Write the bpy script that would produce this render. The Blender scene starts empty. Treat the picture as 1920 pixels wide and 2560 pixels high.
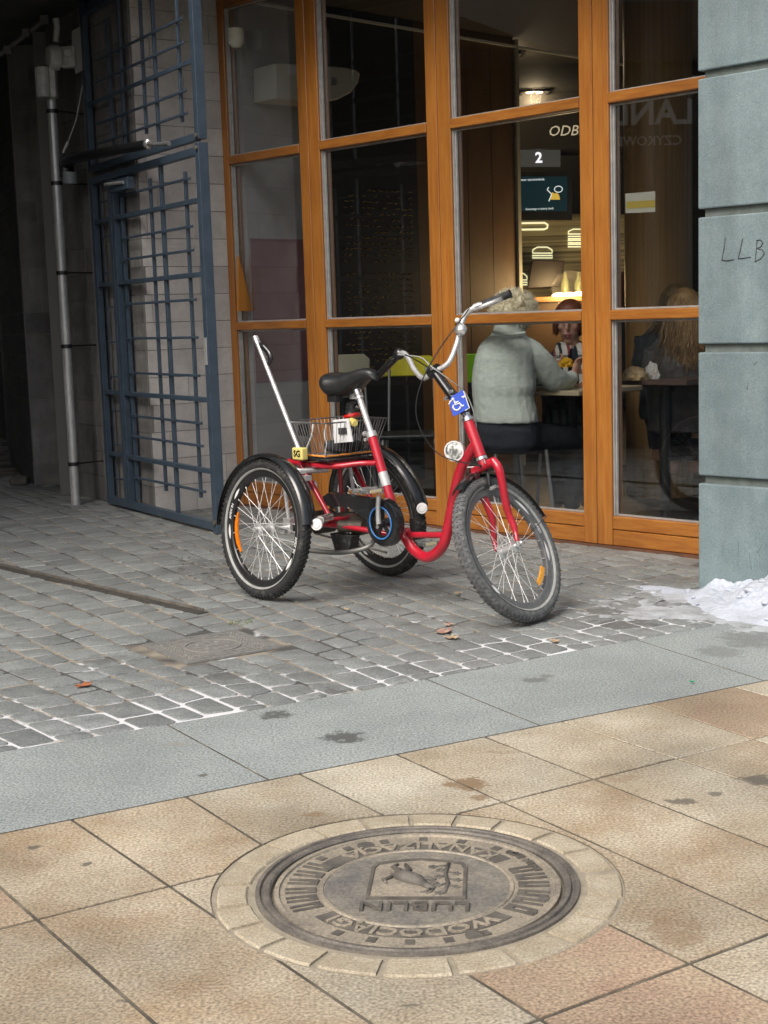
import bpy, bmesh, math, random
from math import sin, cos, pi, radians as rad, sqrt, atan2
from mathutils import Vector as V, Matrix, noise as mnoise
from mathutils.geometry import delaunay_2d_cdt
random.seed(7)
scn = bpy.context.scene
COL = scn.collection

# ------------------------------------------------------------------ camera
F, CX, CY, H = 3550.0, 960.0, 1280.0, 1.23          # focal length and centre in photo pixels, eye height
PITCH, ROLL = math.atan(480/3550), rad(1.8)
fw = V((0, cos(PITCH), -sin(PITCH))); r0 = V((1, 0, 0)); u0 = r0.cross(fw)
RT = cos(ROLL)*r0 - sin(ROLL)*u0
UP = sin(ROLL)*r0 + cos(ROLL)*u0
EYE = V((0, 0, H))
cd = bpy.data.cameras.new('camera'); cam = bpy.data.objects.new('camera', cd); COL.objects.link(cam)
cd.sensor_fit = 'VERTICAL'; cd.sensor_height = 36; cd.lens = F/2560*36; cd.clip_end = 400; cd.clip_start = .05
m = Matrix.Identity(4)
for i in range(3):
    m[i][0] = RT[i]; m[i][1] = UP[i]; m[i][2] = -fw[i]; m[i][3] = EYE[i]
cam.matrix_world = m
scn.camera = cam

# ------------------------------------------------------------------ daylight: overcast winter sky
w = bpy.data.worlds.new('World'); scn.world = w; w.use_nodes = True
nt = w.node_tree; nt.nodes.clear()
sky = nt.nodes.new('ShaderNodeTexSky'); sky.sky_type = 'NISHITA'; sky.sun_disc = False
SUN_EL, SUN_AZ = 48, 215                                 # azimuth of the sun, degrees clockwise from +Y
sky.sun_elevation = rad(SUN_EL); sky.sun_rotation = rad(SUN_AZ)
sky.air_density = 1.0; sky.dust_density = 6.0; sky.ozone_density = 1.0
bg = nt.nodes.new('ShaderNodeBackground'); bg.inputs['Strength'].default_value = .10
out = nt.nodes.new('ShaderNodeOutputWorld')
nt.links.new(sky.outputs[0], bg.inputs[0]); nt.links.new(bg.outputs[0], out.inputs[0])
sd = bpy.data.lights.new('sun', 'SUN'); sd.energy = 1.5; sd.angle = rad(32); sd.color = (1, .98, .95)
sun = bpy.data.objects.new('sun', sd); COL.objects.link(sun)
sdir = V((sin(rad(SUN_AZ))*cos(rad(SUN_EL)), cos(rad(SUN_AZ))*cos(rad(SUN_EL)), sin(rad(SUN_EL))))
sun.rotation_euler = sdir.to_track_quat('Z', 'Y').to_euler()
vs = scn.view_settings; vs.view_transform = 'Standard'; vs.look = 'None'; vs.gamma = 1; vs.exposure = 0.72
vs.use_curve_mapping = False
scn.render.resolution_x, scn.render.resolution_y = 768, 1024
cy = scn.cycles
cy.max_bounces = 7; cy.diffuse_bounces = 4; cy.glossy_bounces = 3; cy.transparent_max_bounces = 12
cy.caustics_reflective = False; cy.caustics_refractive = False
try: cy.use_denoising = True
except Exception: pass

# ------------------------------------------------------------------ photo pixel -> place
def ray(x, y): return fw + RT*((x-CX)/F) - UP*((y-CY)/F)
def g(x, y, z=0):
    d = ray(x, y); return EYE + d*((z-H)/d.z)
def pl(x, y, p, n):
    d = ray(x, y); return EYE + d*((p-EYE).dot(n)/d.dot(n))
def at(x, y, Y):                                        # the point of a pixel's ray at distance Y along the ground axis
    d = ray(x, y); return EYE + d*(Y/d.y)

# ------------------------------------------------------------------ mesh helper
class B:
    def __init__(s): s.v = []; s.f = []; s.t = []; s.tone = .5
    def add(s, vs_, fs):
        o = len(s.v); s.v += [tuple(p) for p in vs_]
        for f in fs: s.f.append([i+o for i in f]); s.t.append(s.tone)
        return s
    def box(s, o, ax, ay, az):                          # corner + three edge vectors
        o, ax, ay, az = V(o), V(ax), V(ay), V(az)
        p = [o, o+ax, o+ax+ay, o+ay]; p += [q+az for q in p]
        fs = [(3,2,1,0),(4,5,6,7),(0,1,5,4),(1,2,6,5),(2,3,7,6),(3,0,4,7)]
        if ax.cross(ay).dot(az) < 0: fs = [f[::-1] for f in fs]
        return s.add(p, fs)
    def cbox(s, c, sx, sy, sz, M=None):                 # centred box
        M = M or Matrix.Identity(3); c = V(c)
        ax, ay, az = M@V((sx,0,0)), M@V((0,sy,0)), M@V((0,0,sz))
        return s.box(c-(ax+ay+az)/2, ax, ay, az)
    def tube(s, pts, r, n=8, closed=False, cap=True, flat=1.0, up=None):
        pts = [V(p) for p in pts]; N = len(pts)
        rs = r if isinstance(r, (list, tuple)) else [r]*N
        rings = []; prev = None
        for i, p in enumerate(pts):
            if closed: t = pts[(i+1) % N]-pts[i-1]
            else: t = (pts[min(i+1, N-1)]-pts[max(i-1, 0)])
            t.normalize()
            if prev is None:
                a = V(up) if up else (V((0,0,1)) if abs(t.z) < .9 else V((1,0,0)))
            else: a = prev
            a = (a - t*a.dot(t)); a.normalize(); prev = a
            b = t.cross(a)
            rings.append([p + a*(cos(2*pi*k/n)*rs[i]) + b*(sin(2*pi*k/n)*rs[i]*flat) for k in range(n)])
        vs_ = [q for R_ in rings for q in R_]; fs = []
        for i in range(N if closed else N-1):
            j = (i+1) % N
            for k in range(n): fs.append((i*n+k, i*n+(k+1) % n, j*n+(k+1) % n, j*n+k))
        if cap and not closed:
            fs.append(tuple(range(n))[::-1]); fs.append(tuple((N-1)*n+k for k in range(n)))
        return s.add(vs_, fs)
    def lathe(s, prof, o, axis, n=24, a0=0, a1=2*pi, ref=None):   # prof: (radius, offset along axis)
        o = V(o); axis = V(axis).normalized()
        e1 = V(ref) if ref else (V((0,0,1)) if abs(axis.z) < .9 else V((1,0,0)))
        e1 = (e1-axis*e1.dot(axis)).normalized(); e2 = axis.cross(e1)
        full = abs(a1-a0-2*pi) < 1e-6; m_ = n if full else n+1
        vs_ = []
        for i in range(m_):
            a = a0+(a1-a0)*i/n; d = e1*cos(a)+e2*sin(a)
            vs_ += [o+d*r+axis*h for r, h in prof]
        P = len(prof); fs = []
        for i in range(n):
            j = (i+1) % m_
            for k in range(P-1): fs.append((i*P+k, j*P+k, j*P+k+1, i*P+k+1))
        return s.add(vs_, fs)
    def disc(s, o, axis, r, h, n=20): return s.lathe([(0,0),(r,0),(r,h),(0,h)], o, axis, n)
    def prism(s, poly, off):                            # flat polygon swept by a vector
        p = [V(q) for q in poly]; n = len(p); off = V(off)
        nrm = V((0,0,0))
        for i in range(n): nrm += p[i].cross(p[(i+1) % n])
        if nrm.dot(off) < 0: p = p[::-1]
        return s.add(p+[q+off for q in p], [tuple(range(n))[::-1], tuple(range(n, 2*n))]+[(i, (i+1) % n, n+(i+1) % n, n+i) for i in range(n)])
    def loft(s, rings, cap=True):
        n = len(rings[0]); fs = []
        for i in range(len(rings)-1):
            for k in range(n): fs.append((i*n+k, i*n+(k+1) % n, (i+1)*n+(k+1) % n, (i+1)*n+k))
        if cap: fs += [tuple(range(n))[::-1], tuple((len(rings)-1)*n+k for k in range(n))]
        return s.add([q for R_ in rings for q in R_], fs)
    def ell(s, c, rx, ry, rz, n=14, m_=9, M=None):      # ellipsoid
        M = M or Matrix.Identity(3); c = V(c); rings = []
        for i in range(m_):
            t = -pi/2+pi*(i+.5)/m_ if 0 else -pi/2+pi*i/(m_-1)
            k = max(cos(t), .02)
            rings.append([c+M@V((rx*k*cos(2*pi*j/n), ry*k*sin(2*pi*j/n), rz*sin(t))) for j in range(n)])
        return s.loft(rings)
    def build(s, name, mat, parent=None, smooth=False, bevel=0, seg=1, sharp=None):
        me = bpy.data.meshes.new(name); me.from_pydata(s.v, [], s.f); me.update()
        at_ = me.attributes.new('tone', 'FLOAT', 'FACE'); at_.data.foreach_set('value', s.t)
        if smooth:
            me.polygons.foreach_set('use_smooth', [True]*len(me.polygons))
            if sharp: me.set_sharp_from_angle(angle=rad(sharp))
        me.materials.append(mat)
        o = bpy.data.objects.new(name, me); COL.objects.link(o)
        if parent: o.parent = parent
        if bevel:
            b = o.modifiers.new('bevel', 'BEVEL'); b.width = bevel; b.segments = seg; b.limit_method = 'ANGLE'; b.angle_limit = rad(35)
        return o
def keep(o, parent):                                    # parent without moving
    o.parent = parent; o.matrix_parent_inverse = (Matrix.LocRotScale(parent.location, parent.rotation_euler, None)).inverted(); return o
def tag(o, label, cat, group=None, kind=None):
    if label: o['label'] = label
    if cat: o['category'] = cat
    if group: o['group'] = group
    if kind: o['kind'] = kind
    return o
def thing(name, label, cat, loc=(0,0,0), rz=0, group=None, kind=None):
    o = bpy.data.objects.new(name, None); COL.objects.link(o); o.location = loc; o.rotation_euler = (0, 0, rz); o.empty_display_size = .1
    return tag(o, label, cat, group, kind)
def structure(o): o['kind'] = 'structure'; return o
_tx = {}
def text_geo(body, size=1, depth=.1, shear=0, bold=0):
    k = (body, size, depth, shear, bold)
    if k not in _tx:
        c = bpy.data.curves.new('lettering', 'FONT'); c.body = body; c.size = size; c.extrude = depth/2; c.align_x = 'CENTER'; c.align_y = 'CENTER'
        c.shear = shear; c.offset = bold; c.resolution_u = 2
        o = bpy.data.objects.new('lettering', c); COL.objects.link(o)
        dg = bpy.context.evaluated_depsgraph_get(); me = bpy.data.meshes.new_from_object(o.evaluated_get(dg))
        _tx[k] = ([v.co.copy() for v in me.vertices], [tuple(p.vertices) for p in me.polygons])
        bpy.data.objects.remove(o); bpy.data.curves.remove(c); bpy.data.meshes.remove(me)
    return _tx[k]
def put_text(b, body, size, depth, fn, shear=0, bold=0):
    v, f = text_geo(body, size, depth, shear, bold); b.add([fn(p) for p in v], f); return b
def n3(p, s=1): return mnoise.noise(V(p)*s)

# ------------------------------------------------------------------ materials
def mat(name, c, rough=.6, metal=0, c2=None, ns=6, nd=4, var=0, bump=0, bs=None, stretch=None, spec=.5, tone=0, coat=0, sharp=(.35, .65), emit=None, es=0, fine=0, fs=300, stains=(), streak=0, big=0):
    m_ = bpy.data.materials.new(name); m_.use_nodes = True; t = m_.node_tree; N = t.nodes; L = t.links
    p = N['Principled BSDF']; p.inputs['Base Color'].default_value = (*c, 1); p.inputs['Roughness'].default_value = rough
    p.inputs['Metallic'].default_value = metal; p.inputs['Specular IOR Level'].default_value = spec
    if coat: p.inputs['Coat Weight'].default_value = coat; p.inputs['Coat Roughness'].default_value = .12
    if emit: p.inputs['Emission Color'].default_value = (*emit, 1); p.inputs['Emission Strength'].default_value = es
    tc = N.new('ShaderNodeTexCoord'); mp = N.new('ShaderNodeMapping'); L.new(tc.outputs['Object'], mp.inputs[0])
    if stretch: mp.inputs['Scale'].default_value = stretch
    cur = None
    if c2 is not None:
        nz = N.new('ShaderNodeTexNoise'); nz.inputs['Scale'].default_value = ns; nz.inputs['Detail'].default_value = nd; nz.inputs['Roughness'].default_value = .6
        L.new(mp.outputs[0], nz.inputs[0])
        rp = N.new('ShaderNodeMapRange'); rp.inputs[1].default_value = sharp[0]; rp.inputs[2].default_value = sharp[1]; L.new(nz.outputs[0], rp.inputs[0])
        mx = N.new('ShaderNodeMix'); mx.data_type = 'RGBA'; mx.inputs[6].default_value = (*c, 1); mx.inputs[7].default_value = (*c2, 1)
        L.new(rp.outputs[0], mx.inputs[0]); cur = mx.outputs[2]
    def mul(sock, fac):
        x = N.new('ShaderNodeMix'); x.data_type = 'RGBA'; x.blend_type = 'MULTIPLY'; x.inputs[0].default_value = 1
        if sock: L.new(sock, x.inputs[6])
        else: x.inputs[6].default_value = (*c, 1)
        L.new(fac, x.inputs[7]); return x.outputs[2]
    if fine:
        nf = N.new('ShaderNodeTexNoise'); nf.inputs['Scale'].default_value = fs; nf.inputs['Detail'].default_value = 2; L.new(mp.outputs[0], nf.inputs[0])
        r2 = N.new('ShaderNodeMapRange'); r2.inputs[1].default_value = .3; r2.inputs[2].default_value = .7; r2.inputs[3].default_value = 1-fine; r2.inputs[4].default_value = 1+fine
        L.new(nf.outputs[0], r2.inputs[0]); cur = mul(cur, r2.outputs[0])
    def layer(scale, vec, amt, lo, hi, det=5):
        n_ = N.new('ShaderNodeTexNoise'); n_.inputs['Scale'].default_value = scale; n_.inputs['Detail'].default_value = det
        q_ = N.new('ShaderNodeMapping'); q_.inputs['Scale'].default_value = vec; L.new(tc.outputs['Object'], q_.inputs[0]); L.new(q_.outputs[0], n_.inputs[0])
        r_ = N.new('ShaderNodeMapRange'); r_.inputs[1].default_value = lo; r_.inputs[2].default_value = hi; r_.inputs[3].default_value = 1-amt; r_.inputs[4].default_value = 1+amt*.4
        L.new(n_.outputs[0], r_.inputs[0]); return r_.outputs[0]
    if streak: cur = mul(cur, layer(9, (1, 1, .07), streak, .3, .62))       # rain runs
    if big: cur = mul(cur, layer(1.7, (1, 1, 1), big, .32, .6, 7))          # broad dirt
    if tone:
        a = N.new('ShaderNodeAttribute'); a.attribute_name = 'tone'
        r3 = N.new('ShaderNodeMapRange'); r3.inputs[3].default_value = 1-tone; r3.inputs[4].default_value = 1+tone; L.new(a.outputs['Fac'], r3.inputs[0]); cur = mul(cur, r3.outputs[0])
    if var:
        oi = N.new('ShaderNodeObjectInfo'); r4 = N.new('ShaderNodeMapRange'); r4.inputs[3].default_value = 1-var; r4.inputs[4].default_value = 1+var
        L.new(oi.outputs['Random'], r4.inputs[0]); cur = mul(cur, r4.outputs[0])
    def M2(op, a, b_, cl=False):
        x = N.new('ShaderNodeMath'); x.operation = op; x.use_clamp = cl
        for i, q in enumerate((a, b_)):
            if isinstance(q, (int, float)): x.inputs[i].default_value = q
            else: L.new(q, x.inputs[i])
        return x.outputs[0]
    if stains:                                          # dirt marks with their own outline: (x, y, rx, ry, turn, colour, strength)
        sp_ = N.new('ShaderNodeSeparateXYZ'); L.new(tc.outputs['Object'], sp_.inputs[0])
        nq = N.new('ShaderNodeTexNoise'); nq.inputs['Scale'].default_value = 22; nq.inputs['Detail'].default_value = 6; nq.inputs['Roughness'].default_value = .75; L.new(tc.outputs['Object'], nq.inputs[0])
        for (sx, sy, rx, ry, tn, sc, stg) in stains:
            dx, dy = M2('SUBTRACT', sp_.outputs[0], sx), M2('SUBTRACT', sp_.outputs[1], sy)
            u = M2('ADD', M2('MULTIPLY', dx, cos(tn)/rx), M2('MULTIPLY', dy, sin(tn)/rx)); v = M2('ADD', M2('MULTIPLY', dx, -sin(tn)/ry), M2('MULTIPLY', dy, cos(tn)/ry))
            d2 = M2('ADD', M2('MULTIPLY', u, u), M2('MULTIPLY', v, v))
            e = M2('ADD', M2('SUBTRACT', 1, d2), M2('MULTIPLY', M2('SUBTRACT', nq.outputs[0], .5), 5.5)); f_ = M2('MULTIPLY', M2('MULTIPLY', e, 1.7, True), stg)
            x = N.new('ShaderNodeMix'); x.data_type = 'RGBA'; x.inputs[7].default_value = (*sc, 1); L.new(f_, x.inputs[0])
            if cur: L.new(cur, x.inputs[6])
            else: x.inputs[6].default_value = (*c, 1)
            cur = x.outputs[2]
    if cur: L.new(cur, p.inputs['Base Color'])
    if bump:
        nb = N.new('ShaderNodeTexNoise'); nb.inputs['Scale'].default_value = bs or 60; nb.inputs['Detail'].default_value = 5; L.new(mp.outputs[0], nb.inputs[0])
        bp = N.new('ShaderNodeBump'); bp.inputs['Strength'].default_value = bump; bp.inputs['Distance'].default_value = .01
        L.new(nb.outputs[0], bp.inputs['Height']); L.new(bp.outputs[0], p.inputs['Normal'])
    return m_
def glassmat(name, tint=(.93, .945, .95), base=.03, rough=0.0):
    m_ = bpy.data.materials.new(name); m_.use_nodes = True; t = m_.node_tree; N = t.nodes; L = t.links; N.clear()
    o = N.new('ShaderNodeOutputMaterial'); mx = N.new('ShaderNodeMixShader'); tr = N.new('ShaderNodeBsdfTransparent'); gl = N.new('ShaderNodeBsdfGlossy')
    tr.inputs[0].default_value = (*tint, 1); gl.inputs['Roughness'].default_value = rough; gl.inputs[0].default_value = (1, 1, 1, 1)
    fr = N.new('ShaderNodeFresnel'); ge = N.new('ShaderNodeNewGeometry'); io = N.new('ShaderNodeMix'); io.inputs[2].default_value = 1.85; io.inputs[3].default_value = 1/1.85   # same mirror strength on both faces
    L.new(ge.outputs['Backfacing'], io.inputs[0]); L.new(io.outputs[0], fr.inputs[0])
    L.new(fr.outputs[0], mx.inputs[0]); L.new(tr.outputs[0], mx.inputs[1]); L.new(gl.outputs[0], mx.inputs[2]); L.new(mx.outputs[0], o.inputs[0])
    return m_
def lampmat(name, c, s): return mat(name, c, emit=c, es=s)

M_wood = mat('varnished_wood', (.385, .16, .03), .38, c2=(.31, .105, .018), ns=5, nd=6, stretch=(14, 14, .8), bump=.06, bs=30, coat=.25, fine=.06, fs=60, streak=.16, big=.14)
M_woodh = mat('varnished_wood_across', (.365, .15, .028), .38, c2=(.26, .088, .016), ns=5, nd=6, stretch=(1.2, 1.2, 16), bump=.06, bs=30, coat=.25, big=.22, fine=.08, fs=90)
M_woodold = mat('weathered_wood', (.34, .10, .02), .5, c2=(.22, .06, .012), ns=5, nd=6, stretch=(1.2, 1.2, 16), bump=.1, bs=30)
M_alu = mat('glazing_bead', (.62, .62, .6), .4, metal=.6, c2=(.5, .5, .5), ns=20)
M_glass = glassmat('window_glass')
M_stone = mat('teal_stone', (.18, .235, .247), .62, c2=(.13, .18, .192), ns=9, nd=8, bump=.12, bs=120, fine=.16, fs=150, var=.06, sharp=(.3, .75), streak=.2, big=.14)
M_stonejoint = mat('stone_joint', (.16, .19, .18), .8, c2=(.1, .12, .11), ns=14)
M_block = mat('concrete_block', (.22, .215, .205), .85, c2=(.16, .157, .15), ns=7, nd=6, bump=.25, bs=150, fine=.15, fs=180, tone=.14, streak=.2, big=.2)  # base darkened to deepen the shade on the passage walls
M_mortar = mat('block_mortar', (.2, .195, .185), .9)
M_gate = mat('blue_grey_paint', (.058, .086, .12), .42, c2=(.042, .064, .09), ns=12, bump=.05, bs=90, fine=.1, fs=120)
M_galv = mat('galvanised_steel', (.62, .63, .62), .35, metal=.45, c2=(.42, .43, .43), ns=9, stretch=(1, 1, .3), fine=.1, fs=90)
M_blackmet = mat('black_metal', (.016, .017, .018), .4)
M_chrome = mat('chrome', (.86, .86, .86), .2, metal=.8, c2=(.62, .62, .62), ns=30)
M_alloy = mat('brushed_alloy', (.78, .78, .77), .36, metal=.6, c2=(.6, .6, .6), ns=25)
M_red = mat('red_enamel', (.47, .012, .03), .3, c2=(.30, .012, .022), ns=11, nd=7, bump=.05, bs=120, coat=.5, fine=.06, fs=90, sharp=(.45, .75))
M_rubber = mat('tyre_rubber', (.02, .021, .022), .7, c2=(.14, .135, .12), ns=34, nd=8, bump=.15, bs=160, sharp=(.55, .78))
M_rubberf = mat('dusty_tyre_rubber', (.085, .09, .093), .8, c2=(.19, .19, .18), ns=40, nd=6, bump=.15, bs=160, sharp=(.45, .75))
M_stripe = mat('reflective_stripe', (.36, .37, .35), .5, c2=(.26, .27, .26), ns=25)
M_rim = mat('black_rim', (.014, .015, .017), .3, c2=(.03, .03, .03), ns=40)
M_rimf = mat('grey_rim', (.10, .105, .11), .45, c2=(.15, .15, .15), ns=30)
M_white = mat('white_print', (.75, .75, .74), .5)
M_blackpl = mat('black_plastic', (.012, .013, .014), .25, c2=(.03, .03, .029), ns=12, nd=7, coat=.4, sharp=(.5, .8))
M_leather = mat('black_vinyl', (.012, .014, .015), .34, c2=(.02, .021, .022), ns=40, bump=.1, bs=140)
M_orange = mat('orange_reflector', (.85, .24, .01), .25, c2=(.7, .16, .005), ns=60, coat=.5, emit=(.9, .25, .01), es=0)
M_amber = mat('amber_reflector', (.85, .42, .05), .25, c2=(.7, .3, .03), ns=60, coat=.5)
M_blue = mat('blue_sign_print', (.012, .07, .5), .3, coat=.3)
M_bluering = mat('blue_ring', (.05, .2, .5), .4)
M_yellow = mat('yellow_plastic', (.72, .62, .2), .5)
M_steelwire = mat('spoke_steel', (.8, .8, .8), .4, metal=.3)
# ================================================================== GROUND
M_earth = mat('mortar_bed', (.1, .095, .085), .95, c2=(.07, .068, .06), ns=8)
gb = B(); gb.add([(-80, -60, -.05), (80, -60, -.05), (80, 120, -.05), (-80, 120, -.05)], [(0, 1, 2, 3)])
structure(gb.build('ground', M_earth))

def stain(px, py, rx, ry, c, k=1.0):
    p_ = g(px, py); ex = g(px+rx, py)-p_; ey = g(px, py-ry)-p_; return (p_.x, p_.y, ex.length, ey.length, atan2(ex.y, ex.x), c, k)
RU, DK, WT = (.20, .125, .06), (.085, .08, .066), (.09, .094, .09)
ST_T = [stain(1165, 1960, 62, 17, RU, .8), stain(1200, 1994, 30, 10, RU, .7), stain(785, 2035, 34, 7, RU, .6), stain(1900, 1950, 60, 14, DK, .8), stain(1700, 2003, 42, 8, DK, .75), stain(1785, 1985, 22, 6, DK, .7), stain(85, 2118, 20, 6, DK, .8), stain(215, 2160, 15, 6, DK, .8), stain(1030, 2513, 30, 4, DK, .7), stain(305, 2504, 24, 7, DK, .8), stain(1260, 1880, 55, 5, RU, .35), stain(1540, 1945, 60, 12, RU, .35), stain(1690, 2330, 70, 45, RU, .45), stain(640, 2240, 60, 20, (.40, .22, .14), .5)]
ST_G = [stain(691, 1788, 44, 11, WT, .92), stain(859, 1843, 62, 16, WT, .95), stain(508, 1938, 14, 5, DK, .8), stain(1340, 1700, 40, 7, DK, .55), stain(440, 1862, 40, 6, (.27, .25, .21), .6), stain(1370, 1690, 20, 4, DK, .5), stain(1800, 1630, 60, 16, (.16, .165, .16), .55), stain(1880, 1600, 90, 22, (.15, .155, .15), .6)]
def tanm(nm, c, c2, ns, var): return mat(nm, c, .75, c2=c2, ns=ns, nd=8, bump=.16, bs=200, fine=.44, fs=140, var=var, stains=ST_T, big=.3)
M_tan = [tanm('tan_granite', (.455, .41, .32), (.36, .30, .21), 4, .06), tanm('pale_tan_granite', (.48, .445, .36), (.40, .35, .26), 4, .06),
         tanm('reddish_granite', (.36, .25, .175), (.39, .315, .215), 4, .05), tanm('ochre_granite', (.43, .375, .28), (.315, .24, .155), 4, .06)]
M_grey = mat('grey_granite', (.325, .35, .34), .72, c2=(.255, .285, .28), ns=5, nd=9, bump=.12, bs=220, fine=.46, fs=140, var=.04, big=.12, sharp=(.25, .75), stains=ST_G)
M_cob = mat('grey_sett', (.255, .27, .266), .55, c2=(.17, .183, .18), ns=11, nd=9, bump=.35, bs=55, fine=.3, fs=130, tone=.17, sharp=(.3, .7), stains=[stain(850, 1735, 70, 16, (.09, .088, .08), .6), stain(560, 1690, 60, 14, (.10, .098, .09), .5), stain(1560, 1560, 90, 14, (.085, .084, .08), .6), stain(1500, 1530, 60, 10, (.09, .088, .08), .5), stain(520, 1420, 130, 22, (.10, .1, .095), .45), stain(250, 1650, 80, 12, (.12, .118, .11), .4), stain(1000, 1560, 60, 10, (.11, .11, .1), .4), stain(1660, 1450, 120, 14, (.12, .12, .115), .5)])
M_grout = mat('dark_joint', (.075, .066, .052), .95, c2=(.19, .165, .12), ns=9, sharp=(.45, .7))

E1 = V((cos(rad(-58)), sin(rad(-58)), 0)); E2 = V((cos(rad(29.3)), sin(rad(29.3)), 0))
lowA, lowB = V((-.975, 3.381, 0)), V((1.263, 4.615, 0))          # edge strip / tan paving
ldir = (lowB-lowA).normalized()
def low(u): return lowA+ldir*u                                    # u metres along the lower edge
upP = [V(p+(0,)) for p in [(-3.0, 3.22), (-2.0, 3.68), (-1.158, 4.072), (-.863, 4.218), (-.549, 4.386), (-.019, 4.684), (.465, 4.978), (.806, 5.19), (1.308, 5.482), (2.2, 6.02), (4.0, 7.1)]]
def upper(x):
    for a, b in zip(upP, upP[1:]):
        if x <= b.x or b is upP[-1]: return a.y+(b.y-a.y)*(x-a.x)/(b.x-a.x)
def meet(p, d, q, e):                                             # intersection of two ground lines
    den = d.x*e.y-d.y*e.x; t = ((q.x-p.x)*e.y-(q.y-p.y)*e.x)/den; return p+d*t
def slab(name, poly, mat_, parent, z=0, gap=.0035, dep=.04, hole=None, tone=.5):
    """a paving slab: shrunk by half a joint, with a small arris; optional round hole (centre, radius)"""
    n = len(poly); c = sum(poly, V((0,0,0)))/n
    area = sum(poly[i].x*poly[(i+1) % n].y-poly[(i+1) % n].x*poly[i].y for i in range(n))
    if area < 0: poly = poly[::-1]
    def inset(d):
        r = []
        for i in range(n):
            a, b, c_ = poly[i-1], poly[i], poly[(i+1) % n]
            e, f = (b-a).normalized(), (c_-b).normalized(); n1, n2 = V((-e.y, e.x, 0)), V((-f.y, f.x, 0))
            k = n1+n2; k /= max(.3, 1+n1.dot(n2)); r.append(b+k*d)
        return r
    o, t = inset(gap), inset(gap+.0025)
    b = B(); b.tone = tone
    if hole is None:
        b.add([p+V((0,0,z-.002)) for p in o]+[p+V((0,0,z)) for p in t]+[p+V((0,0,z-dep)) for p in o],
              [tuple(range(n, 2*n))]+[(i, (i+1) % n, n+(i+1) % n, n+i) for i in range(n)]+[(2*n+i, 2*n+(i+1) % n, (i+1) % n, i) for i in range(n)])
    else:
        hc, hr = hole; K = 72
        v2 = [p.to_2d() for p in t]; cir = [V((hc.x+hr*cos(2*pi*k/K), hc.y+hr*sin(2*pi*k/K))) for k in range(K)]
        res = delaunay_2d_cdt(v2+cir, [], [list(range(n)), list(range(n, n+K))], 0, 1e-6)
        fs = [f for f, of in zip(res[2], res[5]) if 0 in of and 1 not in of]
        if not fs: return None
        used = sorted({i for f in fs for i in f}); ix = {k: i for i, k in enumerate(used)}
        vs_ = [V((res[0][k].x, res[0][k].y, z)) for k in used]; m_ = len(vs_); fs = [tuple(ix[i] for i in f) for f in fs]
        cnt = {}
        for f in fs:
            for i in range(len(f)):
                e = (f[i], f[(i+1) % len(f)]); cnt[e] = 1
        rim = [e for e in cnt if (e[1], e[0]) not in cnt]
        b.add(vs_+[p-V((0,0,dep)) for p in vs_], fs+[(m_+e[0], m_+e[1], e[1], e[0]) for e in rim])
    return b.build(name, mat_, parent)

# ---- grey granite edge strip
strip = structure(thing('granite_strip', None, None)); strip['kind'] = 'structure'
bed = B(); bed.add([low(-3)+V((0,0,-.0003)), low(6)+V((0,0,-.0003))]+[p+V((0,0,-.0003)) for p in upP[::-1]], [tuple(range(2+len(upP)))]); bed.build('joint_bed', M_grout, strip)
joints = [((446,1827),(654,1940)), ((1064,1697),(1319,1801)), ((1599,1602),(1912,1702))]
jl = [(g(*a), (g(*b_)-g(*a)).normalized()) for a, b_ in joints]
jl = [(jl[0][0]-E2*1.0, jl[0][1])]+jl+[(jl[2][0]+E2*1.0, jl[2][1]), (jl[2][0]+E2*2.0, jl[2][1])]
jl = [(jl[0][0]-E2*1.0, jl[0][1])]+jl
def up_hit(p, d):
    for a, b_ in zip(upP, upP[1:]):
        q = meet(p, d, a, (b_-a))
        if a.x-1e-6 <= q.x <= b_.x+1e-6: return q
    return meet(p, d, upP[-2], upP[-1]-upP[-2])
for (p, d), (q, e) in zip(jl, jl[1:]):
    a, b_ = up_hit(p, d), up_hit(q, e)
    mid = [v_ for v_ in upP if a.x+.03 < v_.x < b_.x-.03]
    slab('granite_slab', [meet(p, d, lowA, ldir), meet(q, e, lowA, ldir), b_]+mid[::-1]+[a], M_grey, strip, z=.0004, gap=.0018)

# ---- tan granite paving
MHC, MHR = V((.047, 2.985, 0)), .352
pave = structure(thing('tan_pavement', None, None))
slab('joint_bed', [low(-4), low(7), low(7)+E1*6, low(-4)+E1*6], M_grout, pave, z=-.0024, gap=0, dep=.004, hole=(MHC, .451))
def uof(px, py, qx, qy):
    a, b_ = g(px, py), g(qx, qy); q = meet(a, (b_-a).normalized(), lowA, ldir); return (q-lowA).dot(ldir), (b_-a).normalized()
long_j = [uof(*t) for t in [(93,2299,336,2513), (185,2053,428,2218), (475,1998,650,2108), (741,1931,1724,2409), (989,1885,1469,2100), (1330,1888,1874,2099), (1434,1813,1863,1952), (1623,1761,1920,1859)]]
u_last, d_last = long_j[-1]; u_0, d_0 = long_j[0]
long_j = [(u_0-.66, E1), (u_0-.33, E1)]+long_j+[(u_last+.36, E1), (u_last+.75, E1), (u_last+1.2, E1)]
rowP = g(93, 2299); rowD = (g(1493, 1946)-rowP).normalized()
row2 = g(1366, 2542); row2D = (g(1724, 2409)-row2).normalized()
rows = [(lowA, ldir), (rowP, rowD), (row2, row2D), (row2+E1*.62, ldir), (row2+E1*1.2, ldir)]
ti = 0
reds = [(1420, 2385), (20, 2290), (1905, 1738), (1640, 2540)]; ochs = [(150, 2420), (1800, 2300), (90, 2140), (1850, 2480), (1700, 2150), (560, 2480), (300, 2120), (1880, 1880)]
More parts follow.
